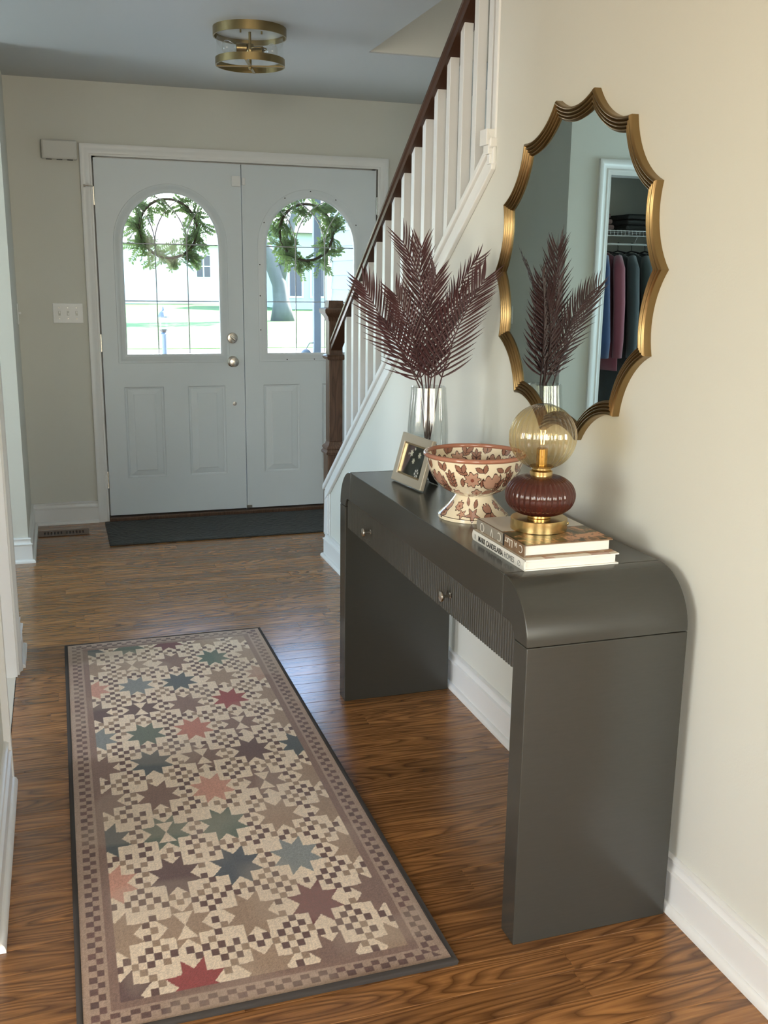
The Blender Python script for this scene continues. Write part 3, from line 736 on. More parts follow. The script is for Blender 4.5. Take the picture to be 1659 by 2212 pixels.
# quilt blocks
px_, py_ = 0.1497, 0.2003
BXc = 0.081; BYc = 0.088
fx0, fx1, fy0, fy1 = 0.079, W_-0.079, 0.079, H_-0.079
field = (X > fx0) & (X < fx1) & (Y > fy0) & (Y < fy1)
C[field] = cream
bi = np.round((X-BXc)/px_).astype(int); bj = np.round((Y-BYc)/py_).astype(int)
U = (X-BXc-bi*px_)/(px_/2); V = (Y-BYc-bj*py_)/(py_/2)
red = L3(146,62,60); maroon = L3(104,44,48); teal = L3(70,78,80); gblue = L3(122,126,124); green = L3(92,102,88); pinkc = L3(196,142,122); salm = L3(182,116,98)
dkbr = L3(98,72,68); brn = L3(126,98,86); tan = L3(156,130,108); dblue = L3(72,78,84); gold = L3(160,128,94)
cols = {(1,5):teal,(2,4):pinkc,(2,6):salm,(3,7):red,(2,8):teal*1.15,(1,8):gblue,(1,6):green,(3,9):L3(78,98,84),(2,9):brn,(2,10):maroon,(1,10):green,(2,3):green,
        (1,3):green,(2,2):dblue,(3,2):gblue*1.1,(3,1):maroon,(1,2):dkbr,(2,1):tan,(1,0):red,(3,3):tan,(0,3):teal,(0,2):pinkc,(4,5):teal,(3,5):dkbr,(2,5):brn,(3,4):brn,
        (1,4):brn,(2,7):brn,(0,8):pinkc,(0,7):dkbr*0.8,(0,6):gblue,(1,7):dkbr*0.85,(3,6):brn,(3,8):tan,(0,5):brn,(3,0):brn,(1,1):tan,(0,4):brn,(0,9):tan,(1,9):tan,
        (0,10):teal,(3,10):tan,(0,1):tan,(0,0):dkbr,(4,8):L3(176,140,118),(4,2):tan,(4,1):brn,(2,0):tan,(4,3):tan,(4,9):tan}
hour = {(1,3),(2,5),(3,4),(1,7),(3,6),(1,1),(1,9)}
ang = np.arctan2(V, U); rad = np.hypot(U, V)
# eight-pointed star: tips on the odd 22.5 degree rays
sec = np.abs(((ang-PI/8) % (PI/4))-PI/8)          # 0 at notch, pi/8 at the tip
tip = PI/8-sec
Ro, Ri = 0.90, 0.50
# straight edge between tip (Ro at 0) and notch (Ri at pi/8)
den = Ro*np.sin(PI/8-tip)*0 + 1
x1_, y1_ = Ro, 0.0; x2_, y2_ = Ri*math.cos(PI/8), Ri*math.sin(PI/8)
nx_, ny_ = (y2_-y1_), -(x2_-x1_)
cst = nx_*x1_+ny_*y1_
edge = cst/(nx_*np.cos(tip)+ny_*np.sin(tip))
star = (rad < edge)
# chain of little squares on block edges and corners (cells ten to a block)
nc = 9
ci = np.floor((X-BXc+px_/2)/(px_/nc)).astype(int); cj = np.floor((Y-BYc+py_/2)/(py_/nc)).astype(int)
li, lj = ci % nc, cj % nc
edgecell = ((li == 0) | (li == nc-1) | (lj == 0) | (lj == nc-1))
corner = ((np.minimum(li, nc-1-li)+np.minimum(lj, nc-1-lj)) <= 2)
hc = vnoise(ci*3.3+0.5, cj*2.9+0.5, 11); hc2 = vnoise(ci*2.1+9.5, cj*1.7+4.5, 23)
sq = field & ((ci+cj) % 2 == 0) & (edgecell | corner) & (hc > 0.22)
sqc = np.where((hc2 > 0.42)[..., None], brown, tan*0.9)
for i in range(0, 5):
    for j in range(0, 12):
        c = cols.get((i, j), [brn, tan, L3(146,116,98)][(i*7+j*3) % 3])
        m = (bi == i) & (bj == j) & field
        st_ = m & star
        if (i, j) in hour:
            bow = (np.abs(U) < np.abs(V)*0.62) & (np.abs(V) < 0.48)
            st_ = st_ & ~bow
        C[st_] = c
C[sq & ~star] = sqc[sq & ~star]
# faded weave
wv = 0.90+0.22*vnoise(X*5, Y*4, 3); fine = 0.80+0.40*rng.random(X.shape); thr = 0.94+0.12*vnoise(X*400, Y*30, 8)
C *= (wv*fine*thr)[..., None]
fade = np.clip(vnoise(X*9+2, Y*7+5, 17)*1.4-0.85, 0, 0.18)[..., None]
C = C*(1-fade)+(cream*0.75)*fade
Z = RH+0.0012*(vnoise(X*7, Y*5, 31)-0.5)
# the near right corner lifts a little
Z += 0.006*np.exp(-((W_-X)**2+(Y)**2)/0.006)
P = np.stack([RX0+X, RY0+Y, Z], -1)
rug = empty('runner_rug', ((RX0+RX1)/2, (RY0+RY1)/2, 0), 'faded runner rug printed with quilt stars, lying on the oak floor', 'rug')
obj('pile', grid_mesh('pile', P, C), M['rug'], rug)
M['binding'] = mat('rug_binding', lin(0.040, 0.034, 0.030), 0.9)
# serged edge band
bpth = [(RX0,RY0),(RX1,RY0),(RX1,RY1),(RX0,RY1)]
o = sweep(bpth, [(-0.006,0.0002),(0.004,0.0002),(0.0065,0.004),(0.004,0.0085),(-0.004,0.0100),(-0.006,0.0085)], fXY, -1, True)
o.v = [(a,b,c+(0.006*math.exp(-((RX1-a)**2+(b-RY0)**2)/0.006) if c > 0.001 else 0)) for a,b,c in o.v]
o.build('binding', M['binding'], rug, smooth=60)
MB().box(RX0,RX1,RY0,RY1,0.0002,0.004).build('backing', M['binding'], rug)

# ------------------------------------------------------------------ painted pedestal bowl
def paint_floral(u, v, Wd, Ht, seed, big, k_=1.28):
    """flat floral print over a strip Wd wide (wrapping) and Ht high; returns colour array"""
    cr = L3(240,226,198); out = L3(58,30,26)
    C = np.empty(u.shape+(3,)); C[:] = cr
    r0 = random.Random(seed)
    def local(cx, cy, rot):
        du = (u-cx+Wd/2) % Wd-Wd/2; dv = v-cy
        ca, sa = math.cos(rot), math.sin(rot); return du*ca+dv*sa, -du*sa+dv*ca
    def blob(sd, col, w=0.0014):
        m = sd < 0; C[m] = col; e = (np.abs(sd) < w); C[e] = out
    pals = [L3(182,140,118), L3(194,152,130), L3(168,124,106)]
    def flower(cx, cy, R, n, rot):
        R *= k_; a, b = local(cx, cy, rot); th = np.arctan2(b, a); r = np.hypot(a, b)
        sd = r-R*(0.86+0.15*np.cos(n*th)); blob(sd, pals[r0.randrange(3)])
        m = r < R*0.22; C[m] = L3(140,82,66)
    def leaf(cx, cy, Ln, Wn, rot, col=None):
        Ln *= k_; Wn *= k_; a, b = local(cx, cy, rot); t = np.clip(a/Ln, 0, 1)
        sd = np.where((a > -0.001) & (a < Ln+0.001), np.abs(b)-Wn*np.sin(PI*t)**0.8, 1.0); blob(sd, L3(150,106,88) if col is None else col, 0.0009)
    def tulip(cx, cy, R, rot):
        R *= k_; a, b = local(cx, cy, rot); r = np.hypot(a, b*0.9)
        top = R*(0.25+0.5*np.abs(np.sin(a/R*PI*1.3)))
        sd = np.maximum(r-R, b-top); blob(sd, pals[r0.randrange(3)])
    def star5(cx, cy, R, rot):
        R *= k_; a, b = local(cx, cy, rot); th = np.arctan2(b, a); r = np.hypot(a, b)
        s5 = np.abs(((th) % (2*PI/5))-PI/5); sd = r-R*(0.42+0.58*(s5/(PI/5))**1.6); blob(sd, pals[r0.randrange(3)])
    def sprig(cx, cy, Ln, rot):
        a, b = local(cx, cy, rot); stem_ = (np.abs(b) < 0.0007) & (a > 0) & (a < Ln); C[stem_] = out
        for k in range(4):
            s = Ln*(0.15+0.22*k)
            for sg in (-1, 1):
                ox = cx+s*math.cos(rot); oy = cy+s*math.sin(rot); leaf(ox, oy, Ln*0.34, Ln*0.075, rot+sg*0.75)
        leaf(cx+Ln*0.9*math.cos(rot), cy+Ln*0.9*math.sin(rot), Ln*0.32, Ln*0.075, rot)
    if big:
        n = int(Wd/0.056)
        for k in range(n):
            cx = Wd*(k+0.5)/n; t = k % 3
            if t == 0: flower(cx, Ht*0.66, 0.019, 8, r0.random()*6); leaf(cx-0.01, Ht*0.16, 0.034, 0.009, 0.3+r0.random()*0.5); flower(cx+0.016, Ht*0.30, 0.015, 5, r0.random()*6)
            elif t == 1: tulip(cx, Ht*0.64, 0.021, (r0.random()-0.5)*0.6); sprig(cx+0.024, Ht*0.26, 0.040, PI/2+(r0.random()-0.5)*0.4); leaf(cx-0.022, Ht*0.28, 0.036, 0.010, 0.2)
            else: sprig(cx, Ht*0.42, 0.046, PI/2+(r0.random()-0.5)*0.3); flower(cx-0.004, Ht*0.22, 0.018, 7, r0.random()*6); leaf(cx+0.014, Ht*0.86, 0.026, 0.006, -0.3)
            leaf(cx+0.028, Ht*0.50, 0.022, 0.005, 1.2+r0.random()); leaf(cx+0.03, Ht*0.82, 0.020, 0.005, 2.0+r0.random()); leaf(cx-0.024, Ht*0.80, 0.020, 0.005, 0.6+r0.random())
            leaf(cx-0.026, Ht*0.10, 0.026, 0.006, r0.random()*0.8)
    else:
        n = int(Wd/0.050)
        for k in range(n):
            cx = Wd*(k+0.5)/n; t = k % 3
            if t == 0: flower(cx, Ht*0.62, 0.0125, 7, r0.random()*6); star5(cx+0.02, Ht*0.32, 0.012, r0.random()*6)
            elif t == 1: star5(cx, Ht*0.32, 0.018, r0.random()*6); leaf(cx+0.006, Ht*0.58, 0.022, 0.006, 1.1); leaf(cx-0.016, Ht*0.66, 0.02, 0.005, 1.9)
            else: tulip(cx, Ht*0.58, 0.013, 0.2); flower(cx+0.006, Ht*0.24, 0.011, 5, 1.0); leaf(cx-0.02, Ht*0.2, 0.022, 0.005, 0.4)
    return C
BC = (-0.2715, 2.350); bowl = empty('pedestal_bowl', (BC[0], BC[1], CZ), 'cream ceramic pedestal bowl painted with terracotta flowers on the console', 'bowl')
def spline(pts, n):
    pts = np.array(pts, float); d = np.r_[0, np.cumsum(np.hypot(*np.diff(pts, axis=0).T))]; t = np.linspace(0, d[-1], n*8)
    # centripetal smoothing by repeated averaging of a dense polyline
    a = np.stack([np.interp(t, d, pts[:, 0]), np.interp(t, d, pts[:, 1])], 1)
    for _ in range(int(n*1.0)): a[1:-1] = (a[:-2]+2*a[1:-1]+a[2:])/4
    return a[np.linspace(0, len(a)-1, n).round().astype(int)]
def lathe_print(name, prof, nu_, seed, big, mat_, parent, bands=(), v0=0.0):
    prof = np.array(prof); arc = np.r_[0, np.cumsum(np.hypot(*np.diff(prof, axis=0).T))]
    th = np.linspace(0, 2*PI, nu_, endpoint=False); rm = prof[:, 0].max()
    U_, V_ = np.meshgrid(th*rm, arc, indexing='ij')
    # keep motif width roughly true to the local circumference
    C_ = paint_floral(U_, V_-v0, 2*PI*rm, arc[-1]-v0, seed, big)
    for a, b, col in bands:
        m = (V_ >= a) & (V_ <= b); C_[m] = col
    P_ = np.stack([BC[0]+np.cos(th)[:, None]*prof[None, :, 0], BC[1]+np.sin(th)[:, None]*prof[None, :, 0], CZ+np.broadcast_to(prof[None, :, 1], (nu_, len(prof)))], -1)
    return obj(name, grid_mesh(name, P_, C_, True), mat_, parent)
outk = L3(58,30,26); rimc = L3(182,118,94)
bz0, bz1, br = 0.060, 0.170, 0.134
ext = spline([(0.046,bz0),(0.056,bz0+0.004),(0.080,bz0+0.016),(0.104,bz0+0.038),(0.119,bz0+0.066),(0.128,bz1-0.008)], 110)
lathe_print('bowl_outside', ext, 640, 4, True, M['ceramic'], bowl, [(0.001,0.0025,outk)])
inn = spline([(0.0005,bz0+0.012),(0.050,bz0+0.016),(0.082,bz0+0.030),(0.106,bz0+0.056),(0.118,bz0+0.080),(0.1265,bz1)], 130)
lathe_print('bowl_inside', inn, 640, 9, True, M['ceramic'], bowl, v0=0.055)
t = np.linspace(-0.5*PI, 1.5*PI, 13)
m_ = MB(); m_.lathe([(0.1285+0.0062*math.cos(a), bz1-0.003+0.0062*math.sin(a)) for a in t[:-1]], (BC[0],BC[1],CZ), 96, closed=True)
M['rim'] = mat('terracotta_glaze', lin(0.40, 0.17, 0.11), 0.15, coat=0.5)
m_.build('rim', M['rim'], bowl, smooth=True)
ft = spline([(0.0925,0.0005),(0.0925,0.008),(0.084,0.016),(0.066,0.034),(0.054,0.050),(0.0475,bz0),(0.046,bz0+0.002)], 80)
lathe_print('foot', ft, 560, 14, False, M['ceramic'], bowl, [(0.0085,0.0102,outk)])

# ------------------------------------------------------------------ books and lamp
def printed_box_cover(name, x0, x1, y0, y1, z, fn, mat_, parent, nx=60, nyy=80, flip=False):
    xs_ = np.linspace(x0, x1, nx); ys_ = np.linspace(y0, y1, nyy); XX, YY = np.meshgrid(xs_, ys_, indexing='ij')
    P_ = np.stack([XX, YY, np.full_like(XX, z)], -1); return obj(name, grid_mesh(name, P_, fn(XX, YY)), mat_, parent)
def text(name, body, size, origin, xd, yd, mat_, parent, width=None, sx=1.0, weight=0.0):
    cu = bpy.data.curves.new(name, 'FONT'); cu.body = body; cu.size = size; cu.extrude = 0.0002; cu.offset = weight
    tmp = bpy.data.objects.new(name, cu); COL.objects.link(tmp)
    dg = bpy.context.evaluated_depsgraph_get(); me = bpy.data.meshes.new_from_object(tmp.evaluated_get(dg))
    bpy.data.objects.remove(tmp)
    if width: sx = width/max(1e-6, max(v_.co.x for v_ in me.vertices))
    xd = Vector(xd); yd = Vector(yd); zd = xd.cross(yd); O = Vector(origin)
    for v_ in me.vertices: v_.co = O+xd*(v_.co.x*sx)+yd*v_.co.y+zd*v_.co.z
    return obj(name, me, mat_, parent)
M['cover_white'] = mat('cover_white', lin(0.74, 0.72, 0.67), 0.35)
M['ink'] = mat('spine_ink', lin(0.02, 0.02, 0.02), 0.5)
M['ink_grey'] = mat('spine_ink_grey', lin(0.16, 0.16, 0.16), 0.5)
M['grey_cloth'] = mat('spine_grey', lin(0.27, 0.245, 0.205), 0.4)
M['white_ink'] = mat('spine_white_ink', lin(0.75, 0.72, 0.66), 0.4)
def make_book(nm, label, x0, x1, y0, y1, z0, z1, spine_mat, top_fn, bot_mat):
    b_ = empty(nm, ((x0+x1)/2, (y0+y1)/2, z0), label, 'book')
    t_ = 0.003
    MB().box(x0+0.004,x1-0.006,y0+0.005,y1-0.005,z0+t_,z1-t_).build('pages', M['page'], b_)
    MB().box(x0+0.002,x1,y0,y1,z0,z0+t_).build('back_cover', bot_mat, b_, bevel=0.0006)
    fc = MB().box(x0+0.002,x1,y0,y1,z1-t_,z1-0.0004).build('front_cover', bot_mat, b_)
    printed_box_cover('cover_print', x0+0.002, x1, y0, y1, z1, top_fn, M['cover'], fc, 140, 170)
    m_ = MB(); n = 8; pr = [(x0+0.0025*(1-math.sin(PI*i/n)), z0+(z1-z0)*i/n) for i in range(n+1)]
    pr += [(x0+0.004, z1), (x0+0.004, z0)]
    m_.prism(pr, lambda u,w,d: (u,d,w), y0, y1); sp = m_.build('spine', spine_mat, b_, smooth=40)
    return b_, sp
zA, zB, zC_ = CZ, CZ+0.0245, CZ+0.0525
def cover_photo(XX, YY):
    base = np.empty(XX.shape+(3,)); n1 = vnoise(XX*60, YY*60, 2); n2 = vnoise(XX*170, YY*120, 6)
    base[:] = L3(120,88,56); base[n1 > 0.5] = L3(84,74,44); base[n1 > 0.68] = L3(52,48,34); base[(n2 > 0.6) & (n1 < 0.55)] = L3(186,134,92)
    base[(XX > -0.25) & (np.abs(YY-1.90-(XX+0.2)*0.25) < 0.016) & (n2 > 0.25)] = L3(206,150,110)
    wht = YY > 1.985
    base[wht] = L3(206,200,190); base[(np.abs(YY-1.987) < 0.0018) & (XX > -0.26)] = L3(60,56,46)
    return base
def cover_light(XX, YY):
    base = np.empty(XX.shape+(3,)); base[:] = L3(226,216,198); m = vnoise(XX*40, YY*40, 4) > 0.5; base[m & (XX > -0.32)] = L3(180,140,120); return base
b1, sp1 = make_book('book', 'white hardcover lying under the other book, MARK CANDELARIA HOMES on its spine', -0.370,-0.140,1.842,2.124,zA,zB,M['cover_white'],cover_light,M['cover_white'])
text('spine_title', 'MARK CANDELARIA', 0.0178, (-0.3704,2.086,zA+0.0062), (0,-1,0), (0,0,1), M['ink'], sp1, width=0.138, weight=0.0002)
text('spine_title', 'HOMES', 0.0178, (-0.3704,1.942,zA+0.0062), (0,-1,0), (0,0,1), M['ink_grey'], sp1, width=0.052)
lg = MB()
for k in range(2): lg.box(-0.3705,-0.3700,2.102+k*0.004,2.103+k*0.004,zA+0.006+k*0.001,zA+0.017+k*0.001)
lg.build('publisher_mark', M['ink_grey'], sp1)
cr_ = MB(); pts = [(-0.3703,1.866+0.006*math.cos(2*PI*k/24),zA+0.0122+0.006*math.sin(2*PI*k/24)) for k in range(25)]; cr_.tube(pts, 0.0005, 5); cr_.tube([(-0.3703,1.870,zA+0.009),(-0.3703,1.862,zA+0.0155)], 0.0005, 5)
cr_.build('spine_emblem', M['ink_grey'], sp1)
M['brown_cover'] = mat('spine_brown', lin(0.20, 0.12, 0.065), 0.4, var=(60, 0.5, one))
b2, sp2 = make_book('book', 'grey and brown hardcover with large outlined letters, right under the lamp', -0.361,-0.146,1.862,2.120,zB+0.0002,zC_,M['grey_cloth'],cover_photo,M['brown_cover'])
m_ = MB(); m_.box(-0.3613,-0.3600,1.8615,1.962,zB+0.0004,zC_-0.0003); m_.build('spine_photo', M['brown_cover'], sp2)
m_ = MB(); m_.box(-0.3614,-0.3600,1.962,1.970,zB+0.0004,zC_-0.0003); m_.build('spine_stripe', M['black'], sp2)
tz = zC_-0.004
for ch, yy, sz, wgt in (('C',1.868,0.026,-0.0002),('IA',1.896,0.016,0.0),('LL',1.918,0.024,0.0),('RT',1.940,0.015,0.0003),('C',1.978,0.030,-0.0002),('V',2.022,0.030,-0.0002),('O',2.072,0.032,-0.0002)):
    text('spine_letter', ch, sz, (-0.3618,yy,tz), (0,1,0), (0,0,-1), M['white_ink'], sp2, weight=wgt)

LX, LY, LZ = -0.2624, 1.9922, zC_
lamp = empty('table_lamp', (LX, LY, LZ), 'small brass table lamp with amber ribbed body and globe shade, standing on two books', 'lamp')
def lt(prof, n=64, ripple=None): return MB().lathe(prof, (LX,LY,LZ), n, ripple)
bs = lt([(0,0.0),(0.0635,0.0),(0.0646,0.001),(0.0646,0.0255),(0.0635,0.0268),(0.018,0.0268),(0.018,0.030)]).build('base', M['gold'], lamp, smooth=35)
m_ = MB(); m_.sphere((LX+0.0646*math.cos(-0.35), LY+0.0646*math.sin(-0.35), LZ+0.013), 0.0042, 12, 8); m_.build('switch', M['gold'], bs, smooth=True)
lt([(0.0255,0.0268),(0.0265,0.028),(0.0265,0.033),(0.024,0.036),(0,0.036)]).build('lower_collar', M['gold'], lamp, smooth=35)
nr = 36
def bodyprof():
    P_ = []
    for i in range(25):
        a = -PI/2+PI*i/24; P_.append((0.022+0.0573*math.cos(a)**0.9 if abs(a) < PI/2-1e-6 else 0.022, 0.079+0.0455*math.sin(a)))
    return P_
bp_ = bodyprof()
lt(bp_, nr*8, lambda a, q: 1.0+0.036*abs(math.cos(a*nr/2))-0.022).build('amber_body', M['amber'], lamp, smooth=True)
lt([(0.0075,0.036),(0.0075,0.124)], 16).build('rod', M['gold'], lamp, smooth=True)
lt([(0,0.121),(0.024,0.121),(0.0255,0.123),(0.0255,0.134),(0.023,0.136),(0.021,0.138),(0.021,0.1405),(0.026,0.142),(0.0275,0.144),(0.026,0.146),(0.012,0.147)]).build('upper_collar', M['gold'], lamp, smooth=35)
gc = 0.2115; gr = 0.0748; ng = 30
gp = []
for i in range(33):
    a = -PI/2+0.36+(PI-0.36)*i/32; gp.append((gr*math.cos(a) if i < 32 else 0.0002, gc+gr*math.sin(a)))
gp = [(gp[0][0]-0.001, 0.1465)]+gp
lt(gp, ng*8, lambda a, q: 1.0+0.020*math.cos(a*ng)*min(1, q/6.0)).build('globe_shade', M['globe'], lamp, smooth=True)
sk = lt([(0.0125,0.146),(0.0125,0.184),(0.0105,0.186),(0.0,0.186)], 32).build('socket', M['gold'], lamp, smooth=35)
bl = lt([(0.006,0.186),(0.007,0.192),(0.012,0.206),(0.0145,0.216),(0.0135,0.228),(0.008,0.237),(0.0002,0.240)], 28).build('bulb', M['bulb'], lamp, smooth=True)
def emit(name, col, s):
    m = bpy.data.materials.new(name); m.use_nodes = True; b = m.node_tree.nodes['Principled BSDF']
    b.inputs['Base Color'].default_value = col; b.inputs['Emission Color'].default_value = col; b.inputs['Emission Strength'].default_value = s; return m
M['filament'] = emit('filament_glow', lin(1.0, 0.72, 0.35), 2.0)
fl = MB(); 
for k in range(4):
    a = PI/2*k; fl.tube([(LX+0.004*math.cos(a),LY+0.004*math.sin(a),LZ+0.194),(LX+0.007*math.cos(a+0.4),LY+0.007*math.sin(a+0.4),LZ+0.226)], 0.0008, 5)
fl.build('filament', M['filament'], bl)

# ------------------------------------------------------------------ picture frame leaning on its easel
fa = Vector((-0.320, 2.864, CZ)); fb = Vector((-0.298, 2.664, CZ))
ex = (fb-fa).normalized(); fw = (fb-fa).length
tilt = 0.27
nrm = Vector((ex.y, -ex.x, 0)).normalized()
if nrm.x > 0: nrm = -nrm
up_ = (Vector((0,0,1))*math.cos(tilt)-nrm*math.sin(tilt)); outn = (nrm*math.cos(tilt)+Vector((0,0,1))*math.sin(tilt))
fh = 0.150
pf = empty('picture_frame', (fa+fb)/2, 'silver picture frame with a dark photo of white flowers, beside the bowl', 'picture frame')
def FF(u, w, d): return tuple(fa+ex*u+up_*w+outn*d+Vector((0,0,0.003)))
obj('frame_moulding', plate(rect(0,fw,0,fh), [rect(0.026,fw-0.026,0.026,fh-0.026)], FF, -0.004, 0.010, 'frame_moulding'), M['frame_silver'], pf, bevel=0.002)
M['gilt'] = mat('gilt_liner', lin(0.55, 0.42, 0.25), 0.25, 0.9)
obj('liner', plate(rect(0.0255,fw-0.0255,0.0255,fh-0.0255), [rect(0.031,fw-0.031,0.031,fh-0.031)], FF, -0.003, 0.007, 'liner'), M['gilt'], pf)
us = np.linspace(0.028, fw-0.028, 90); ws = np.linspace(0.028, fh-0.028, 60); UU, WW = np.meshgrid(us, ws, indexing='ij')
PC = np.empty(UU.shape+(3,)); PC[:] = L3(46,50,42); nn = vnoise(UU*60, WW*50, 4); PC *= (0.6+0.8*nn)[..., None]
for (u0, w0, r0) in ((0.075,0.096,0.011),(0.098,0.074,0.009),(0.128,0.096,0.010),(0.092,0.110,0.005),(0.058,0.092,0.004)):
    m = np.hypot(UU-u0*1.0, (WW-w0)) < r0*(0.8+0.25*np.sin(6*np.arctan2(WW-w0, UU-u0))); PC[m] = L3(206,208,190)
d_ = np.hypot(UU-0.135, WW-0.042); m = (np.abs(d_-0.009) < 0.004) & (np.sin(6*np.arctan2(WW-0.042, UU-0.135)) > -0.3); PC[m] = L3(222,222,216)
PP_ = np.array([[FF(u, w, 0.0008) for w in ws] for u in us])
obj('photo', grid_mesh('photo', PP_, PC), M['photo'], pf)
m_ = MB(); m_.prism(rect(0.0275,fw-0.0275,0.0275,fh-0.0275), FF, 0.0022, 0.0032); m_.build('glazing', M['frame_glass'], pf)
m_ = MB(); m_.prism(rect(0.006,fw-0.006,0.006,fh-0.006), FF, -0.008, -0.004); m_.build('backing_board', M['black'], pf)
top_ = fa+ex*(fw/2)+up_*(fh*0.72)-outn*0.008; foot_ = fa+ex*(fw/2)-nrm*0.088+Vector((0,0,0.002))
e1 = ex*0.020; m_ = MB()
th_ = Vector((0.0015,0,0)); 
m_.add([tuple(q) for q in (top_-e1*0.6, top_+e1*0.6, foot_+e1*1.4, foot_-e1*1.4, top_-e1*0.6+th_, top_+e1*0.6+th_, foot_+e1*1.4+th_, foot_-e1*1.4+th_)], [(0,1,2,3),(7,6,5,4),(0,4,5,1),(1,5,6,2),(2,6,7,3),(3,7,4,0)])
m_.build('easel_back', M['black'], pf)

# ------------------------------------------------------------------ glass vase with burgundy palm fronds
VX, VY = -0.206, 2.876
vase = empty('glass_vase', (VX, VY, CZ), 'tall fluted clear glass vase at the far end of the console', 'vase')
NF = 12
def vr(a, q): return 1.0+0.06*math.cos(a*NF)
outp = [(0.0002,0.0),(0.046,0.0),(0.052,0.004),(0.058,0.03),(0.061,0.09),(0.0605,0.15),(0.057,0.21),(0.0525,0.26),(0.0515,0.284)]
inp = [(0.0475,0.284),(0.0485,0.26),(0.053,0.21),(0.0565,0.15),(0.057,0.09),(0.053,0.035),(0.044,0.018),(0.0002,0.016)]
MB().lathe(outp, (VX,VY,CZ+0.0003), NF*10, vr).build('outer_wall', M['vase'], vase, smooth=50)
MB().lathe(inp, (VX,VY,CZ+0.0003), NF*10, lambda a, q: 1.0+0.015*math.cos(a*NF)).build('inner_wall', M['vase'], vase, smooth=50)
MB().lathe([(0.0475,0.284),(0.0495,0.2865),(0.0515,0.284)], (VX,VY,CZ+0.0003), NF*10, lambda a, q: 1.0+0.03*math.cos(a*NF)).build('lip', M['vase'], vase, smooth=50)
VR = Vector((0.951,-0.309,0)); VF = Vector((0.309,0.951,0)); UPV = Vector((0,0,1))
def frond(tipd, bend, roll, seed, nl, ll, label):
    """tipd: (right, up, back) of the tip from the vase mouth; bend: sideways bow of the rachis"""
    r0 = random.Random(seed)
    mouth = Vector((VX,VY,CZ+0.285)); a0 = r0.random()*6.28
    ro = Vector((math.cos(a0),math.sin(a0),0))*0.016+VR*max(-0.03, min(0.03, tipd[0]*0.2))
    foot = Vector((VX,VY,CZ+0.024))-VR*max(-0.025, min(0.025, tipd[0]*0.14))+ro*0.3
    tip = mouth+VR*tipd[0]+UPV*tipd[1]+VF*tipd[2]
    m0 = mouth+ro*0.8; side = VR*bend
    pts = []
    N = 22
    for i in range(N+1):
        t = i/N; q = m0.lerp(tip, t)+side*math.sin(PI*t)+UPV*(0.02*math.sin(PI*t)); pts.append(q)
    root = empty('palm_frond', foot, label, 'palm frond', 'burgundy palm fronds in the vase')
    st_ = MB(); full = [foot, foot.lerp(m0, 0.5), m0]+pts[1:]
    st_.tube(full, [0.0022]*3+[0.0022-0.0014*i/N for i in range(1, N+1)], 6); st_.build('stem', M['stem'], root, smooth=True)
    lf = MB()
    for i in range(nl):
        t = 0.08+0.90*(i/(nl-1))**0.95; k = min(N-1, int(t*N)); fr = t*N-k
        p = pts[k].lerp(pts[k+1], fr); tg = (pts[min(N,k+1)]-pts[max(0,k-1)]).normalized()
        sd = tg.cross(VF*math.cos(roll)+VR*math.sin(roll)).normalized(); nrm_ = sd.cross(tg).normalized()
        L_ = ll*(0.55+0.55*math.sin(PI*min(1, 0.22+0.72*t)))*(0.9+0.2*r0.random())
        spread = 1.0-0.55*t
        for sg in (-1, 1):
            d0 = (tg*math.cos(spread)+sd*sg*math.sin(spread)+nrm_*(0.22+0.2*r0.random())).normalized()
            d1_ = (tg*0.8+sd*sg*math.sin(spread)*(0.65+0.4*r0.random())+UPV*0.12-nrm_*0.25*r0.random()).normalized()
            w = 0.0029*(0.85+0.4*r0.random()); v = []; 
            wn_ = d0.cross(nrm_).normalized()
            S = 5
            for s in range(S+1):
                u = s/S; c = p+d0*(L_*u)*(1-0.5*u)+d1_*(L_*u)*0.5*u
                ww = w*(0.45+1.6*u*(1-u)*1.6)*(1-u**3)+0.0002
                v += [c+wn_*ww, c+nrm_*ww*0.45, c-wn_*ww]
            f = []
            for s in range(S): f += [(s*3,s*3+1,s*3+4,s*3+3),(s*3+1,s*3+2,s*3+5,s*3+4)]
            lf.add(v, f)
    me = bpy.data.meshes.new('leaflets'); me.from_pydata(lf.v, [], lf.f); me.update()
    o = obj('leaflets', me, M['frond'], root); o['kind'] = 'stuff'
    return root
frond((-0.205,0.305,-0.02), -0.015, 0.1, 1, 22, 0.105, 'burgundy palm frond arching farthest to the left over the stairs')
frond((-0.088,0.435,0.03), 0.030, 0.35, 2, 24, 0.105, 'tallest burgundy palm frond, left of the vase centre')
frond((-0.030,0.420,0.00), -0.010, -0.3, 3, 23, 0.105, 'upright burgundy palm frond right beside the tallest one')
frond((0.012,0.335,-0.05), -0.012, 0.2, 4, 20, 0.095, 'burgundy palm frond standing straight up at the front centre')
frond((0.135,0.385,-0.03), -0.030, 0.9, 5, 22, 0.085, 'burgundy palm frond curling right at its narrow tip')
frond((0.150,0.325,-0.12), -0.010, 0.05, 6, 22, 0.110, 'burgundy palm frond fanning out to the mirror edge')
frond((-0.105,0.275,-0.06), 0.006, -0.2, 8, 20, 0.100, 'shorter burgundy palm frond leaning left in front')
frond((0.100,0.275,-0.09), -0.02, -0.4, 9, 19, 0.095, 'shorter burgundy palm frond leaning right in front')
frond((-0.125,0.190,0.02), -0.008, 0.3, 10, 14, 0.095, 'lowest burgundy palm frond on the left, above the vase rim')

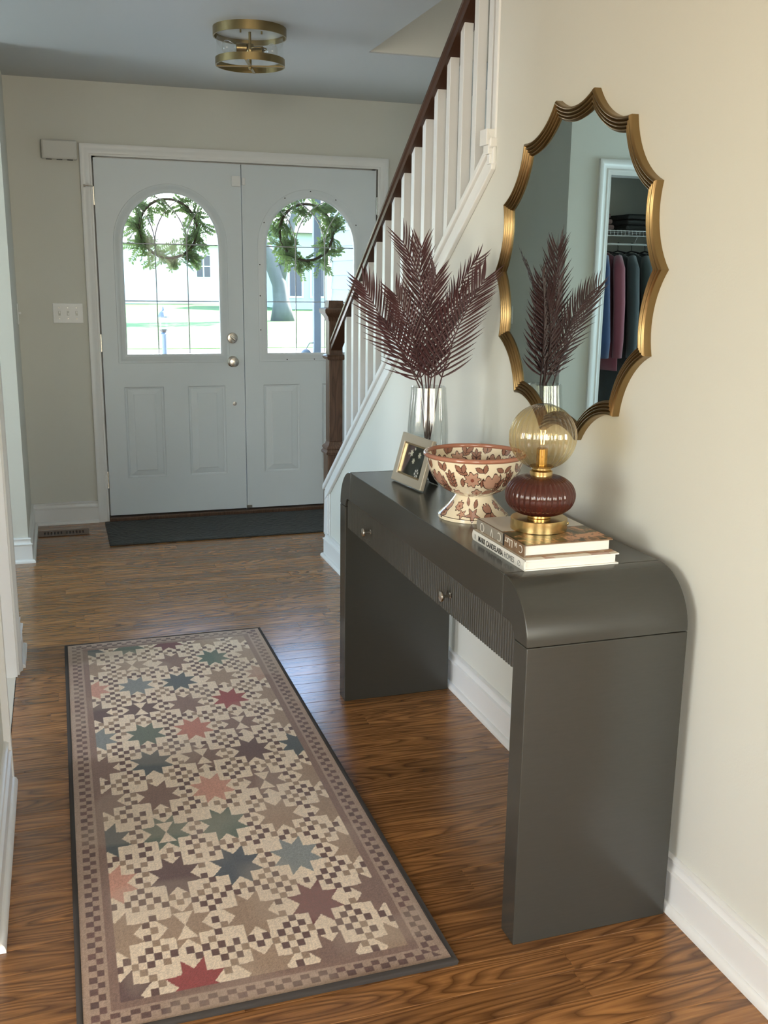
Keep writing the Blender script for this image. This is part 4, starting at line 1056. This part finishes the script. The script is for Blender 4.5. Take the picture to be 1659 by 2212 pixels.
# ------------------------------------------------------------------ flush ceiling light
FX, FY = -0.432, 4.525
fix = empty('ceiling_light', (FX, FY, HC), 'brass drum flush ceiling light with clear glass shade', 'ceiling light')
def fl_(prof, n=72, mat_='fixture', nm='ring', par=None, sm=35, closed=False):
    return MB().lathe(prof, (FX,FY,0), n, closed=closed).build(nm, M[mat_], par or fix, smooth=sm)
M['pan'] = mat('fixture_pan', lin(0.62, 0.62, 0.60), 0.4)
fl_([(0.150,2.450),(0.1555,2.450),(0.1555,2.414),(0.150,2.414)], nm='upper_ring', closed=True)
fl_([(0.149,2.449),(0.149,2.436),(0.0002,2.436)], mat_='pan', nm='ceiling_pan')
fl_([(0.1425,2.300),(0.1475,2.300),(0.1475,2.329),(0.1425,2.329)], nm='lower_ring', closed=True)
fl_([(0.1415,2.425),(0.1415,2.325)], mat_='shade_glass', nm='glass_shade', sm=True)
MB().tube([(FX,FY,2.44),(FX,FY,2.296)], 0.006, 12).build('stem', M['fixture'], fix, smooth=40)
cb = MB(); ca_, sa_ = math.cos(-0.31), math.sin(-0.31)
for (u, w) in (((ca_,sa_)),((-sa_,ca_))):
    b_ = MB().box(-0.143,0.143,-0.006,0.006,2.298,2.303); b_.v = [(FX+a*u-b*w, FY+a*w+b*u, c) for a,b,c in b_.v]; cb.add(b_.v, b_.f)
cb.build('cross_bar', M['fixture'], fix)
MB().lathe([(0,2.286),(0.008,2.288),(0.010,2.296),(0.006,2.304)], (FX,FY,0), 20).build('finial', M['fixture'], fix, smooth=True)
hub = MB().lathe([(0,2.352),(0.016,2.352),(0.018,2.356),(0.018,2.384),(0.016,2.388),(0,2.388)], (FX,FY,0), 24).build('hub', M['fixture'], fix, smooth=35)
M['bulb_white'] = mat('frosted_bulb', lin(0.66, 0.67, 0.66), 0.3)
for k, a in enumerate((2.95, 2.95+PI*0.93)):
    dv = Vector((math.cos(a), math.sin(a), 0)); c0 = Vector((FX,FY,2.372-0.012*k))
    sk_ = MB().tube([c0+dv*0.012, c0+dv*0.014, c0+dv*0.056, c0+dv*0.058], [0.014,0.019,0.019,0.015], 20).build('socket', M['fixture'], fix, smooth=40)
    pr = [(0.058,0.011),(0.066,0.014),(0.078,0.022),(0.090,0.028),(0.102,0.029),(0.112,0.023),(0.118,0.012),(0.120,0.001)]
    MB().tube([c0+dv*s for s, r in pr], [r for s, r in pr], 20).build('bulb', M['bulb'], sk_, smooth=True)
lo = MB()
for k, a in enumerate((2.2, 5.6)):
    cc = Vector((FX+0.040*math.cos(a), FY+0.040*math.sin(a), 2.352+0.014*k)); lo.tube([cc+Vector((0.034*math.cos(t), 0.034*math.sin(t), 0)) for t in np.linspace(0, 2*PI, 29)], 0.003, 8, False)
lo.build('wire_loop', M['fixture'], fix, smooth=True)
for s in (-1, 1): MB().tube([(FX+s*0.045,FY-0.03,2.436),(FX+s*0.045,FY-0.03,2.424)], 0.004, 10).build('pan_nut', M['fixture'], fix)

# ------------------------------------------------------------------ small fixtures by the door
ch = empty('door_chime', (-1.214,D,2.03), 'ivory door chime box left above the door casing', 'door chime')
MB().box(-1.306,-1.122,D-0.045,D,2.036,2.136).build('cover', M['plastic'], ch, bevel=0.008)
MB().box(-1.297,-1.131,D-0.047,D-0.045,2.046,2.129).build('front_plate', M['plastic'], ch, bevel=0.001)
for k in range(3): MB().box(-1.285+k*0.055,-1.255+k*0.055,D-0.040,D-0.012,2.0345,2.036).build('vent_slot', M['dark'], ch)
sw = empty('light_switch', (-1.217,D,1.16), 'white three-gang toggle switch plate beside the door casing', 'light switch')
MB().box(-1.298,-1.136,D-0.006,D,1.160,1.271).build('plate', M['whiteplastic'], sw, bevel=0.003)
for k in range(3):
    xk = -1.217+(k-1)*0.046
    MB().box(xk-0.006,xk+0.006,D-0.0068,D-0.006,1.203,1.228).build('toggle_slot', M['came'], sw)
    MB().box(xk-0.004,xk+0.004,D-0.018,D-0.0068,1.214 if k != 1 else 1.206,1.225 if k != 1 else 1.217).build('toggle', M['whiteplastic'], sw, bevel=0.001)
    for dz in (-0.03, 0.03): 
        place(yaxis([(0,0),(0.003,0),(0.002,0.001),(0,0.001)], 10), xk, D-0.006, 1.2155+dz).build('screw', M['nickel'], sw)
s2 = empty('light_switch', (XL,5.87,1.16), 'single switch plate on the left return wall, seen edge-on', 'light switch')
MB().box(XL,XL+0.006,5.835,5.905,1.160,1.272).build('plate', M['whiteplastic'], s2, bevel=0.003)
MB().box(XL+0.006,XL+0.019,5.866,5.874,1.214,1.225).build('toggle', M['whiteplastic'], s2, bevel=0.001)
# floor register
vt = empty('floor_vent', (-1.31,5.742,0), 'brown wooden floor vent with two rows of slots near the door', 'floor vent')
sl_ = []
for h_ in (0, 1):
    for k in range(6):
        xx = -1.418+h_*0.118+k*0.0178; sl_.append(rect(xx, xx+0.0085, 5.712, 5.772))
obj('grille', plate(rect(-1.447,-1.173,5.678,5.808), sl_, fXY, 0.0008, 0.005, 'grille'), M['vent_wood'] if 'vent_wood' in M else M['oak_v'], vt, bevel=0.001)
MB().box(-1.435,-1.185,5.690,5.796,0.0002,0.0012).build('dark_duct', M['dark'], vt)
# black rubber door mat with embossed pebble relief
mt_x0, mt_x1, mt_y0, mt_y1 = -1.078, 0.30, 5.385, 5.925
mtm = bpy.data.materials.new('mat_relief'); mtm.use_nodes = True; N = mtm.node_tree.nodes; L = mtm.node_tree.links; b = N['Principled BSDF']
b.inputs['Base Color'].default_value = lin(0.030,0.033,0.032); b.inputs['Roughness'].default_value = 0.6
tc = N.new('ShaderNodeTexCoord'); vo = N.new('ShaderNodeTexVoronoi'); vo.feature = 'DISTANCE_TO_EDGE'; vo.inputs['Scale'].default_value = 24; bp2 = N.new('ShaderNodeBump'); bp2.inputs['Strength'].default_value = 1.0; bp2.inputs['Distance'].default_value = 0.01
L.new(tc.outputs['Object'], vo.inputs['Vector']); L.new(vo.outputs['Distance'], bp2.inputs['Height']); L.new(bp2.outputs[0], b.inputs['Normal'])
dm = MB().box(mt_x0,mt_x1,mt_y0,mt_y1,0.0003,0.010).build('door_mat', mtm, bevel=0.004)
tag(dm, 'dark grey embossed rubber mat lying in front of the entry doors', 'door mat')

# ------------------------------------------------------------------ coat closet, seen in the mirror
sh = empty('closet_shelf', (-2.16,5.75,1.66), 'white wire closet shelf with hanging rod', 'shelf')
wr = MB()
for yy, zz in ((5.52,1.730),(5.52,1.700),(5.72,1.730),(5.96,1.730)): wr.tube([(-2.735,yy,zz),(-1.598,yy,zz)], 0.0032, 6)
wr.build('rail', M['whiteplastic'], sh, smooth=True)
wr = MB(); xx = -2.72
while xx < -1.60: wr.tube([(xx,5.96,1.733),(xx,5.52,1.733),(xx,5.519,1.700)], 0.0016, 4); xx += 0.0254
cw = wr.build('cross_wires', M['whiteplastic'], sh); cw['kind'] = 'stuff'
rod = MB(); rod.tube([(-2.735,5.56,1.652),(-1.598,5.56,1.652)], 0.007, 10)
for xx in (-2.6,-2.15,-1.7): rod.tube([(xx,5.56,1.652),(xx,5.52,1.700)], 0.0025, 6)
rod.build('hanging_rod', M['whiteplastic'], sh, smooth=True)
def coat(x, name, label, cat, col, length, wid, seed, sleeves=True):
    r0 = random.Random(seed); yc = 5.56; zt = 1.60
    root = empty(name, (x, yc, zt-length), label, cat, 'coats in the closet')
    m_ = MB(); n = 28; ring = []
    lv = [(0.0,0.045,0.022),(0.02,0.10,0.026),(0.05,0.175,0.032),(0.10,0.205,0.038),(0.25,0.205,0.042),(0.45,0.21,0.044),(0.70,0.22,0.047),(0.90,0.225,0.05),(1.0,0.23,0.052)]
    v = []; f = []
    ph = r0.random()*6
    for t, hy, hx in lv:
        z = zt-(t*length if t > 0.1 else t*0.9)
        for k in range(n):
            a = 2*PI*k/n; rp_ = 1+0.14*t*math.sin(7*a+ph)+0.05*math.sin(3*a+ph*2+5*t)
            v.append((x+hx*0.72*wid*math.cos(a)*rp_, yc+hy*math.sin(a)*(1+0.03*math.sin(5*a+ph)), z))
    for i in range(len(lv)-1):
        for k in range(n): j_ = (k+1) % n; f.append((i*n+k, i*n+j_, (i+1)*n+j_, (i+1)*n+k))
    f.append(tuple(range(n))); f.append(tuple((len(lv)-1)*n+k for k in range(n))); m_.add(v, f)
    mt_ = mat(name+'_cloth', lin(*col), 0.85, bump=(60, 0.4, one), sheen=0.3)
    m_.build('body', mt_, root, smooth=True)
    if sleeves:
        for sg in (-1, 1):
            MB().tube([(x,yc+sg*0.165,zt-0.03),(x+0.01,yc+sg*0.205,zt-0.10),(x+0.012,yc+sg*0.235,zt-0.30),(x+0.005,yc+sg*0.235,zt-0.52),(x,yc+sg*0.225,zt-0.62)], [0.026,0.036*wid,0.035*wid,0.033,0.030], 12).build('sleeve', mt_, root, smooth=True)
    hk = MB(); hk.tube([(x,yc-0.17,zt-0.012),(x,yc,zt+0.012),(x,yc+0.17,zt-0.012)], 0.004, 6)
    hk.tube([(x,yc,zt+0.012),(x,yc,zt+0.04)]+[(x,yc+0.0105*math.sin(t),zt+0.0515-0.0105*math.cos(t)) for t in np.linspace(0.2, 3.9, 10)], 0.0018, 6)
    hk.build('hanger', M['black'], root, smooth=True); return root
coat(-1.855,'jacket','blue jacket hanging at the door-side end of the closet rod','jacket',(0.02,0.045,0.12),0.55,0.7,1)
coat(-1.945,'coat','dusty rose coat hanging in the closet, reflected behind the fronds','coat',(0.22,0.055,0.075),0.70,1.0,2)
coat(-2.040,'coat','dark slate coat hanging next to the dusty rose coat','coat',(0.040,0.052,0.055),1.05,1.05,3)
coat(-2.135,'coat','grey-green long coat, second past the dusty rose coat','coat',(0.055,0.070,0.066),1.10,1.1,4)
coat(-2.230,'coat','charcoal long coat, third past the dusty rose coat','coat',(0.028,0.034,0.037),1.08,1.05,5)
coat(-2.325,'coat','black coat, fourth past the dusty rose coat','coat',(0.012,0.013,0.015),0.95,1.0,6)
coat(-2.420,'coat','dark navy coat, fifth past the dusty rose coat','coat',(0.018,0.022,0.034),1.0,1.0,7)
for k, (xx, w, col, lab) in enumerate(((-1.86,0.30,(0.20,0.12,0.11),'folded dusky pink blanket on the closet shelf'),(-2.22,0.26,(0.05,0.05,0.05),'folded dark cloth on the closet shelf, right of the pink blanket'))):
    v = []; f = []; m_ = MB()
    for q in range(3):
        b_ = MB().box(xx-w/2+q*0.008,xx+w/2-q*0.012,5.56+q*0.01,5.90,1.7355+q*0.034,1.767+q*0.034); m_.add(b_.v, b_.f)
    o = m_.build('folded_cloth', mat('folded_cloth_%d' % k, lin(*col), 0.9, bump=(40,0.4,one)), bevel=0.014, seg=3); tag(o, lab, 'cloth', 'folded cloths on the closet shelf')

# ------------------------------------------------------------------ outside the doors
GZ = -0.6
g1 = MB().box(-60,60,D+0.2,30,GZ-0.3,GZ).build('driveway', M['concrete']); tag(g1, 'bright concrete drive outside the entry doors', 'driveway', kind='structure')
g2 = MB().box(-120,140,30,160,GZ-0.3,GZ+0.02).build('lawn', M['grass']); tag(g2, 'sunny green lawn seen through the door windows', 'lawn', kind='structure')
pr_ = MB().box(-3.2,3.2,D+0.14,8.4,2.62,2.78).build('porch_roof', M['housewhite']); tag(pr_, 'white porch roof over the entry, outside the doors', 'porch roof', kind='structure')
pp = empty('porch_post', (0.80,8.25,GZ), 'slim blue-grey porch post seen through the right door window', 'post')
M['postpaint'] = mat('post_paint', lin(0.10, 0.14, 0.18), 0.6)
MB().box(0.77,0.83,8.22,8.28,GZ+0.12,2.55).build('shaft', M['postpaint'], pp, bevel=0.004)
MB().box(0.75,0.85,8.20,8.30,GZ,GZ+0.12).build('plinth', M['postpaint'], pp, bevel=0.004)
MB().box(0.75,0.85,8.20,8.30,2.55,2.62).build('capital', M['postpaint'], pp, bevel=0.004)
# lapped wing of the house
wg = empty('garage_wing', (4.5,10.1,GZ), 'grey-blue lap-sided house wing at the right of the right door window', 'house wing')
for k in range(22):
    z_ = GZ+0.19*k
    m_ = MB(); m_.add([(2.44,6.2,z_),(2.44,13.9,z_),(2.46,13.9,z_+0.2),(2.46,6.2,z_+0.2),(2.48,6.2,z_),(2.48,13.9,z_),(2.48,13.9,z_+0.2),(2.48,6.2,z_+0.2)], [(0,1,2,3),(7,6,5,4),(0,4,5,1),(1,5,6,2),(2,6,7,3),(3,7,4,0)])
    m_.build('siding_board', M['siding'], wg)
MB().box(2.42,2.56,13.9,14.03,GZ,3.6).build('corner_trim', M['housewhite'], wg)
MB().box(2.48,6.5,6.2,14.0,GZ,3.6).build('wing_body', M['siding'], wg)
MB().box(3.21,7.0,6.2,14.4,3.6,3.8).build('eave', M['housewhite'], wg)
# white neighbour house across the lawn
hs1 = empty('neighbour_house', (-1.0,88,GZ), 'white single-storey house across the lawn, seen through the left door window', 'house')
MB().box(-16,12.6,85,94,GZ,4.1).build('wall', M['housewhite'], hs1)
m_ = MB(); m_.add([(-16.8,84.2,4.1),(13.4,84.2,4.1),(13.4,94.8,4.1),(-16.8,94.8,4.1),(-16.8,89.5,6.6),(13.4,89.5,6.6)], [(0,1,5,4),(2,3,4,5),(1,2,5),(3,0,4),(0,3,2,1)]); m_.build('roof', M['roof'], hs1)
for xw, sh_ in ((10.6, 1), (-3.0, 1), (-10, 1)):
    w_ = MB().box(xw-0.6,xw+0.6,84.9,85.0,1.5,3.4).build('window', M['housewhite'], hs1)
    for sx_ in (-1, 1):
        for kz in (0, 1): MB().box(xw+sx_*0.30-0.24,xw+sx_*0.30+0.24,84.86,84.9,1.6+kz*0.9,2.4+kz*0.9).build('pane', M['darkglass'], w_)
hs2 = empty('neighbour_house', (20,74,GZ), 'pale blue house behind the tree, seen through the right door window', 'house')
M['paleblue'] = mat('pale_blue_paint', lin(0.40, 0.44, 0.47), 0.7)
MB().box(14.2,32,70,80,GZ,4.6).build('wall', M['paleblue'], hs2)
m_ = MB(); m_.add([(13.4,69.2,4.6),(32.8,69.2,4.6),(32.8,80.8,4.6),(13.4,80.8,4.6),(13.4,75,7.4),(32.8,75,7.4)], [(0,1,5,4),(2,3,4,5),(1,2,5),(3,0,4),(0,3,2,1)]); m_.build('roof', M['roof'], hs2)
for xw in (14.9,16.5,18.1):
    w_ = MB().box(xw-0.55,xw+0.55,69.9,70.0,0.2,2.6).build('window', M['housewhite'], hs2); MB().box(xw-0.42,xw+0.42,69.86,69.9,0.35,2.45).build('pane', M['darkglass'], w_)
# tree on the lawn
tr = empty('lawn_tree', (9.55,50,GZ), 'tall tree with a leaning forked trunk on the lawn', 'tree')
tk = MB(); tk.tube([(9.6,50,GZ),(9.55,50,0.3),(9.45,50,1.2),(9.0,50,2.4),(8.5,50,3.6),(8.0,50,5.2),(7.6,50,7.4)], [0.62,0.42,0.36,0.34,0.30,0.24,0.14], 14)
tk.build('trunk', M['bark'], tr, smooth=True)
bk = MB(); bk.tube([(9.45,50,1.2),(9.8,50.1,2.6),(10.2,50.2,4.2),(10.9,50.3,6.6)], [0.28,0.24,0.20,0.10], 12); bk.build('branch', M['bark'], tr, smooth=True)
def leaf_cloud(name, centers, n, size, mat_, parent, seed, sq=1.0):
    r0 = np.random.default_rng(seed); V_ = []; F_ = []
    for k in range(n):
        c, R = centers[r0.integers(len(centers))]; d = r0.normal(size=3); d /= np.linalg.norm(d); p = np.array(c)+d*R*(0.5+0.5*r0.random())*np.array([1,1,sq])
        a = r0.normal(size=3); a /= np.linalg.norm(a); b_ = np.cross(a, r0.normal(size=3)); b_ /= np.linalg.norm(b_); s = size*(0.6+0.8*r0.random())
        i = len(V_); V_ += [tuple(p-a*s), tuple(p+b_*s*0.4), tuple(p+a*s), tuple(p-b_*s*0.4)]; F_.append((i,i+1,i+2,i+3))
    me = bpy.data.meshes.new(name); me.from_pydata(V_, [], F_); me.update(); o = obj(name, me, mat_, parent); o['kind'] = 'stuff'; return o
leaf_cloud('foliage', [((7.5,50,9.0),2.6),((10.8,50,8.4),2.4),((9.2,50.5,10.5),2.6),((6.0,50,8.0),1.8)], 2600, 0.22, M['leaf'], tr, 4)
# lantern post beside the drive
lp_ = empty('lamp_post', (0.112,14.0,GZ), 'blue-grey lantern post on the drive, seen through the left door window', 'lamp post')
MB().lathe([(0.06,0),(0.06,0.05),(0.035,0.09),(0.032,1.26),(0.045,1.28),(0.03,1.30)], (0.112,14.0,GZ), 20).build('post', M['postpaint'], lp_, smooth=40)
MB().lathe([(0.035,1.30),(0.065,1.34),(0.055,1.34),(0.035,1.315)], (0.112,14.0,GZ), 6).build('lantern_base', M['black'], lp_)
MB().lathe([(0.045,1.34),(0.066,1.50)], (0.112,14.0,GZ), 6).build('lantern_glass', M['pane'], lp_)
MB().lathe([(0.078,1.50),(0.080,1.515),(0.045,1.57),(0.02,1.59),(0.010,1.64),(0.0,1.66)], (0.112,14.0,GZ), 12).build('lantern_cap', M['postpaint'], lp_)
hb = MB(); hb.sphere((0.70,8.22,0.80), 0.048, 20, 12, (1,1,1.1))
hb.tube([(0.70,8.22,0.85),(0.735,8.24,0.90),(0.772,8.25,0.90)], 0.004, 6)
o = hb.build('hanging_planter', M['postpaint'], smooth=True); tag(o, 'small round blue-grey planter hung low on the porch post', 'planter')
# leafy wreath on the outside of each door
def wreath(cx, lab, seed):
    r0 = np.random.default_rng(seed); yc = D+0.105; zc = 1.695
    root = empty('door_wreath', (cx, yc, zc-0.22), lab, 'wreath', 'wreaths outside the doors')
    rg = MB(); rg.tube([(cx+0.165*math.cos(t), yc, zc+0.165*math.sin(t)) for t in np.linspace(0, 2*PI, 49)], 0.008, 8, False); rg.build('twig_ring', M['twig'], root, smooth=True)
    V_ = []; F_ = []; tw = MB()
    for k in range(140):
        t0 = r0.random()*2*PI
        if abs(((t0-PI/2+PI) % (2*PI))-PI) < 0.35 and r0.random() < 0.75: continue
        p0 = np.array([cx+0.165*math.cos(t0), yc, zc+0.165*math.sin(t0)])
        tang = np.array([-math.sin(t0), 0, math.cos(t0)]); rad_ = np.array([math.cos(t0), 0, math.sin(t0)])
        dr = tang*(0.5+0.5*r0.random())*(1 if r0.random() < 0.5 else -1)+rad_*(r0.normal()*0.9+0.15)+np.array([0, r0.normal()*0.3, 0]); dr /= np.linalg.norm(dr)
        Ls = 0.06+0.07*r0.random(); tw.tube([tuple(p0), tuple(p0+dr*Ls)], 0.0012, 4)
        nn_ = np.cross(dr, r0.normal(size=3)); nn_ /= np.linalg.norm(nn_); sd = np.cross(nn_, dr)
        for q in range(9):
            u = 0.15+0.85*q/8; c = p0+dr*Ls*u
            for sg in (-1, 1):
                a = dr*0.6+sd*sg*0.9+nn_*0.2*r0.normal(); a /= np.linalg.norm(a); s = 0.027*(0.7+0.5*r0.random()); b_ = np.cross(a, nn_); b_ /= np.linalg.norm(b_)
                i = len(V_); V_ += [tuple(c), tuple(c+a*s*0.5+b_*s*0.27), tuple(c+a*s), tuple(c+a*s*0.5-b_*s*0.27)]; F_.append((i,i+1,i+2,i+3))
    me = bpy.data.meshes.new('leaves'); me.from_pydata(V_, [], F_); me.update(); o = obj('leaves', me, M['wreath'], root); o['kind'] = 'stuff'
    o = tw.build('twigs', M['twig'], root); o['kind'] = 'stuff'
wreath(DX0+DW*0.5, 'leafy green wreath hanging outside the left door window', 5)
wreath(DX0+DW*1.5, 'leafy green wreath hanging outside the right door window', 6)
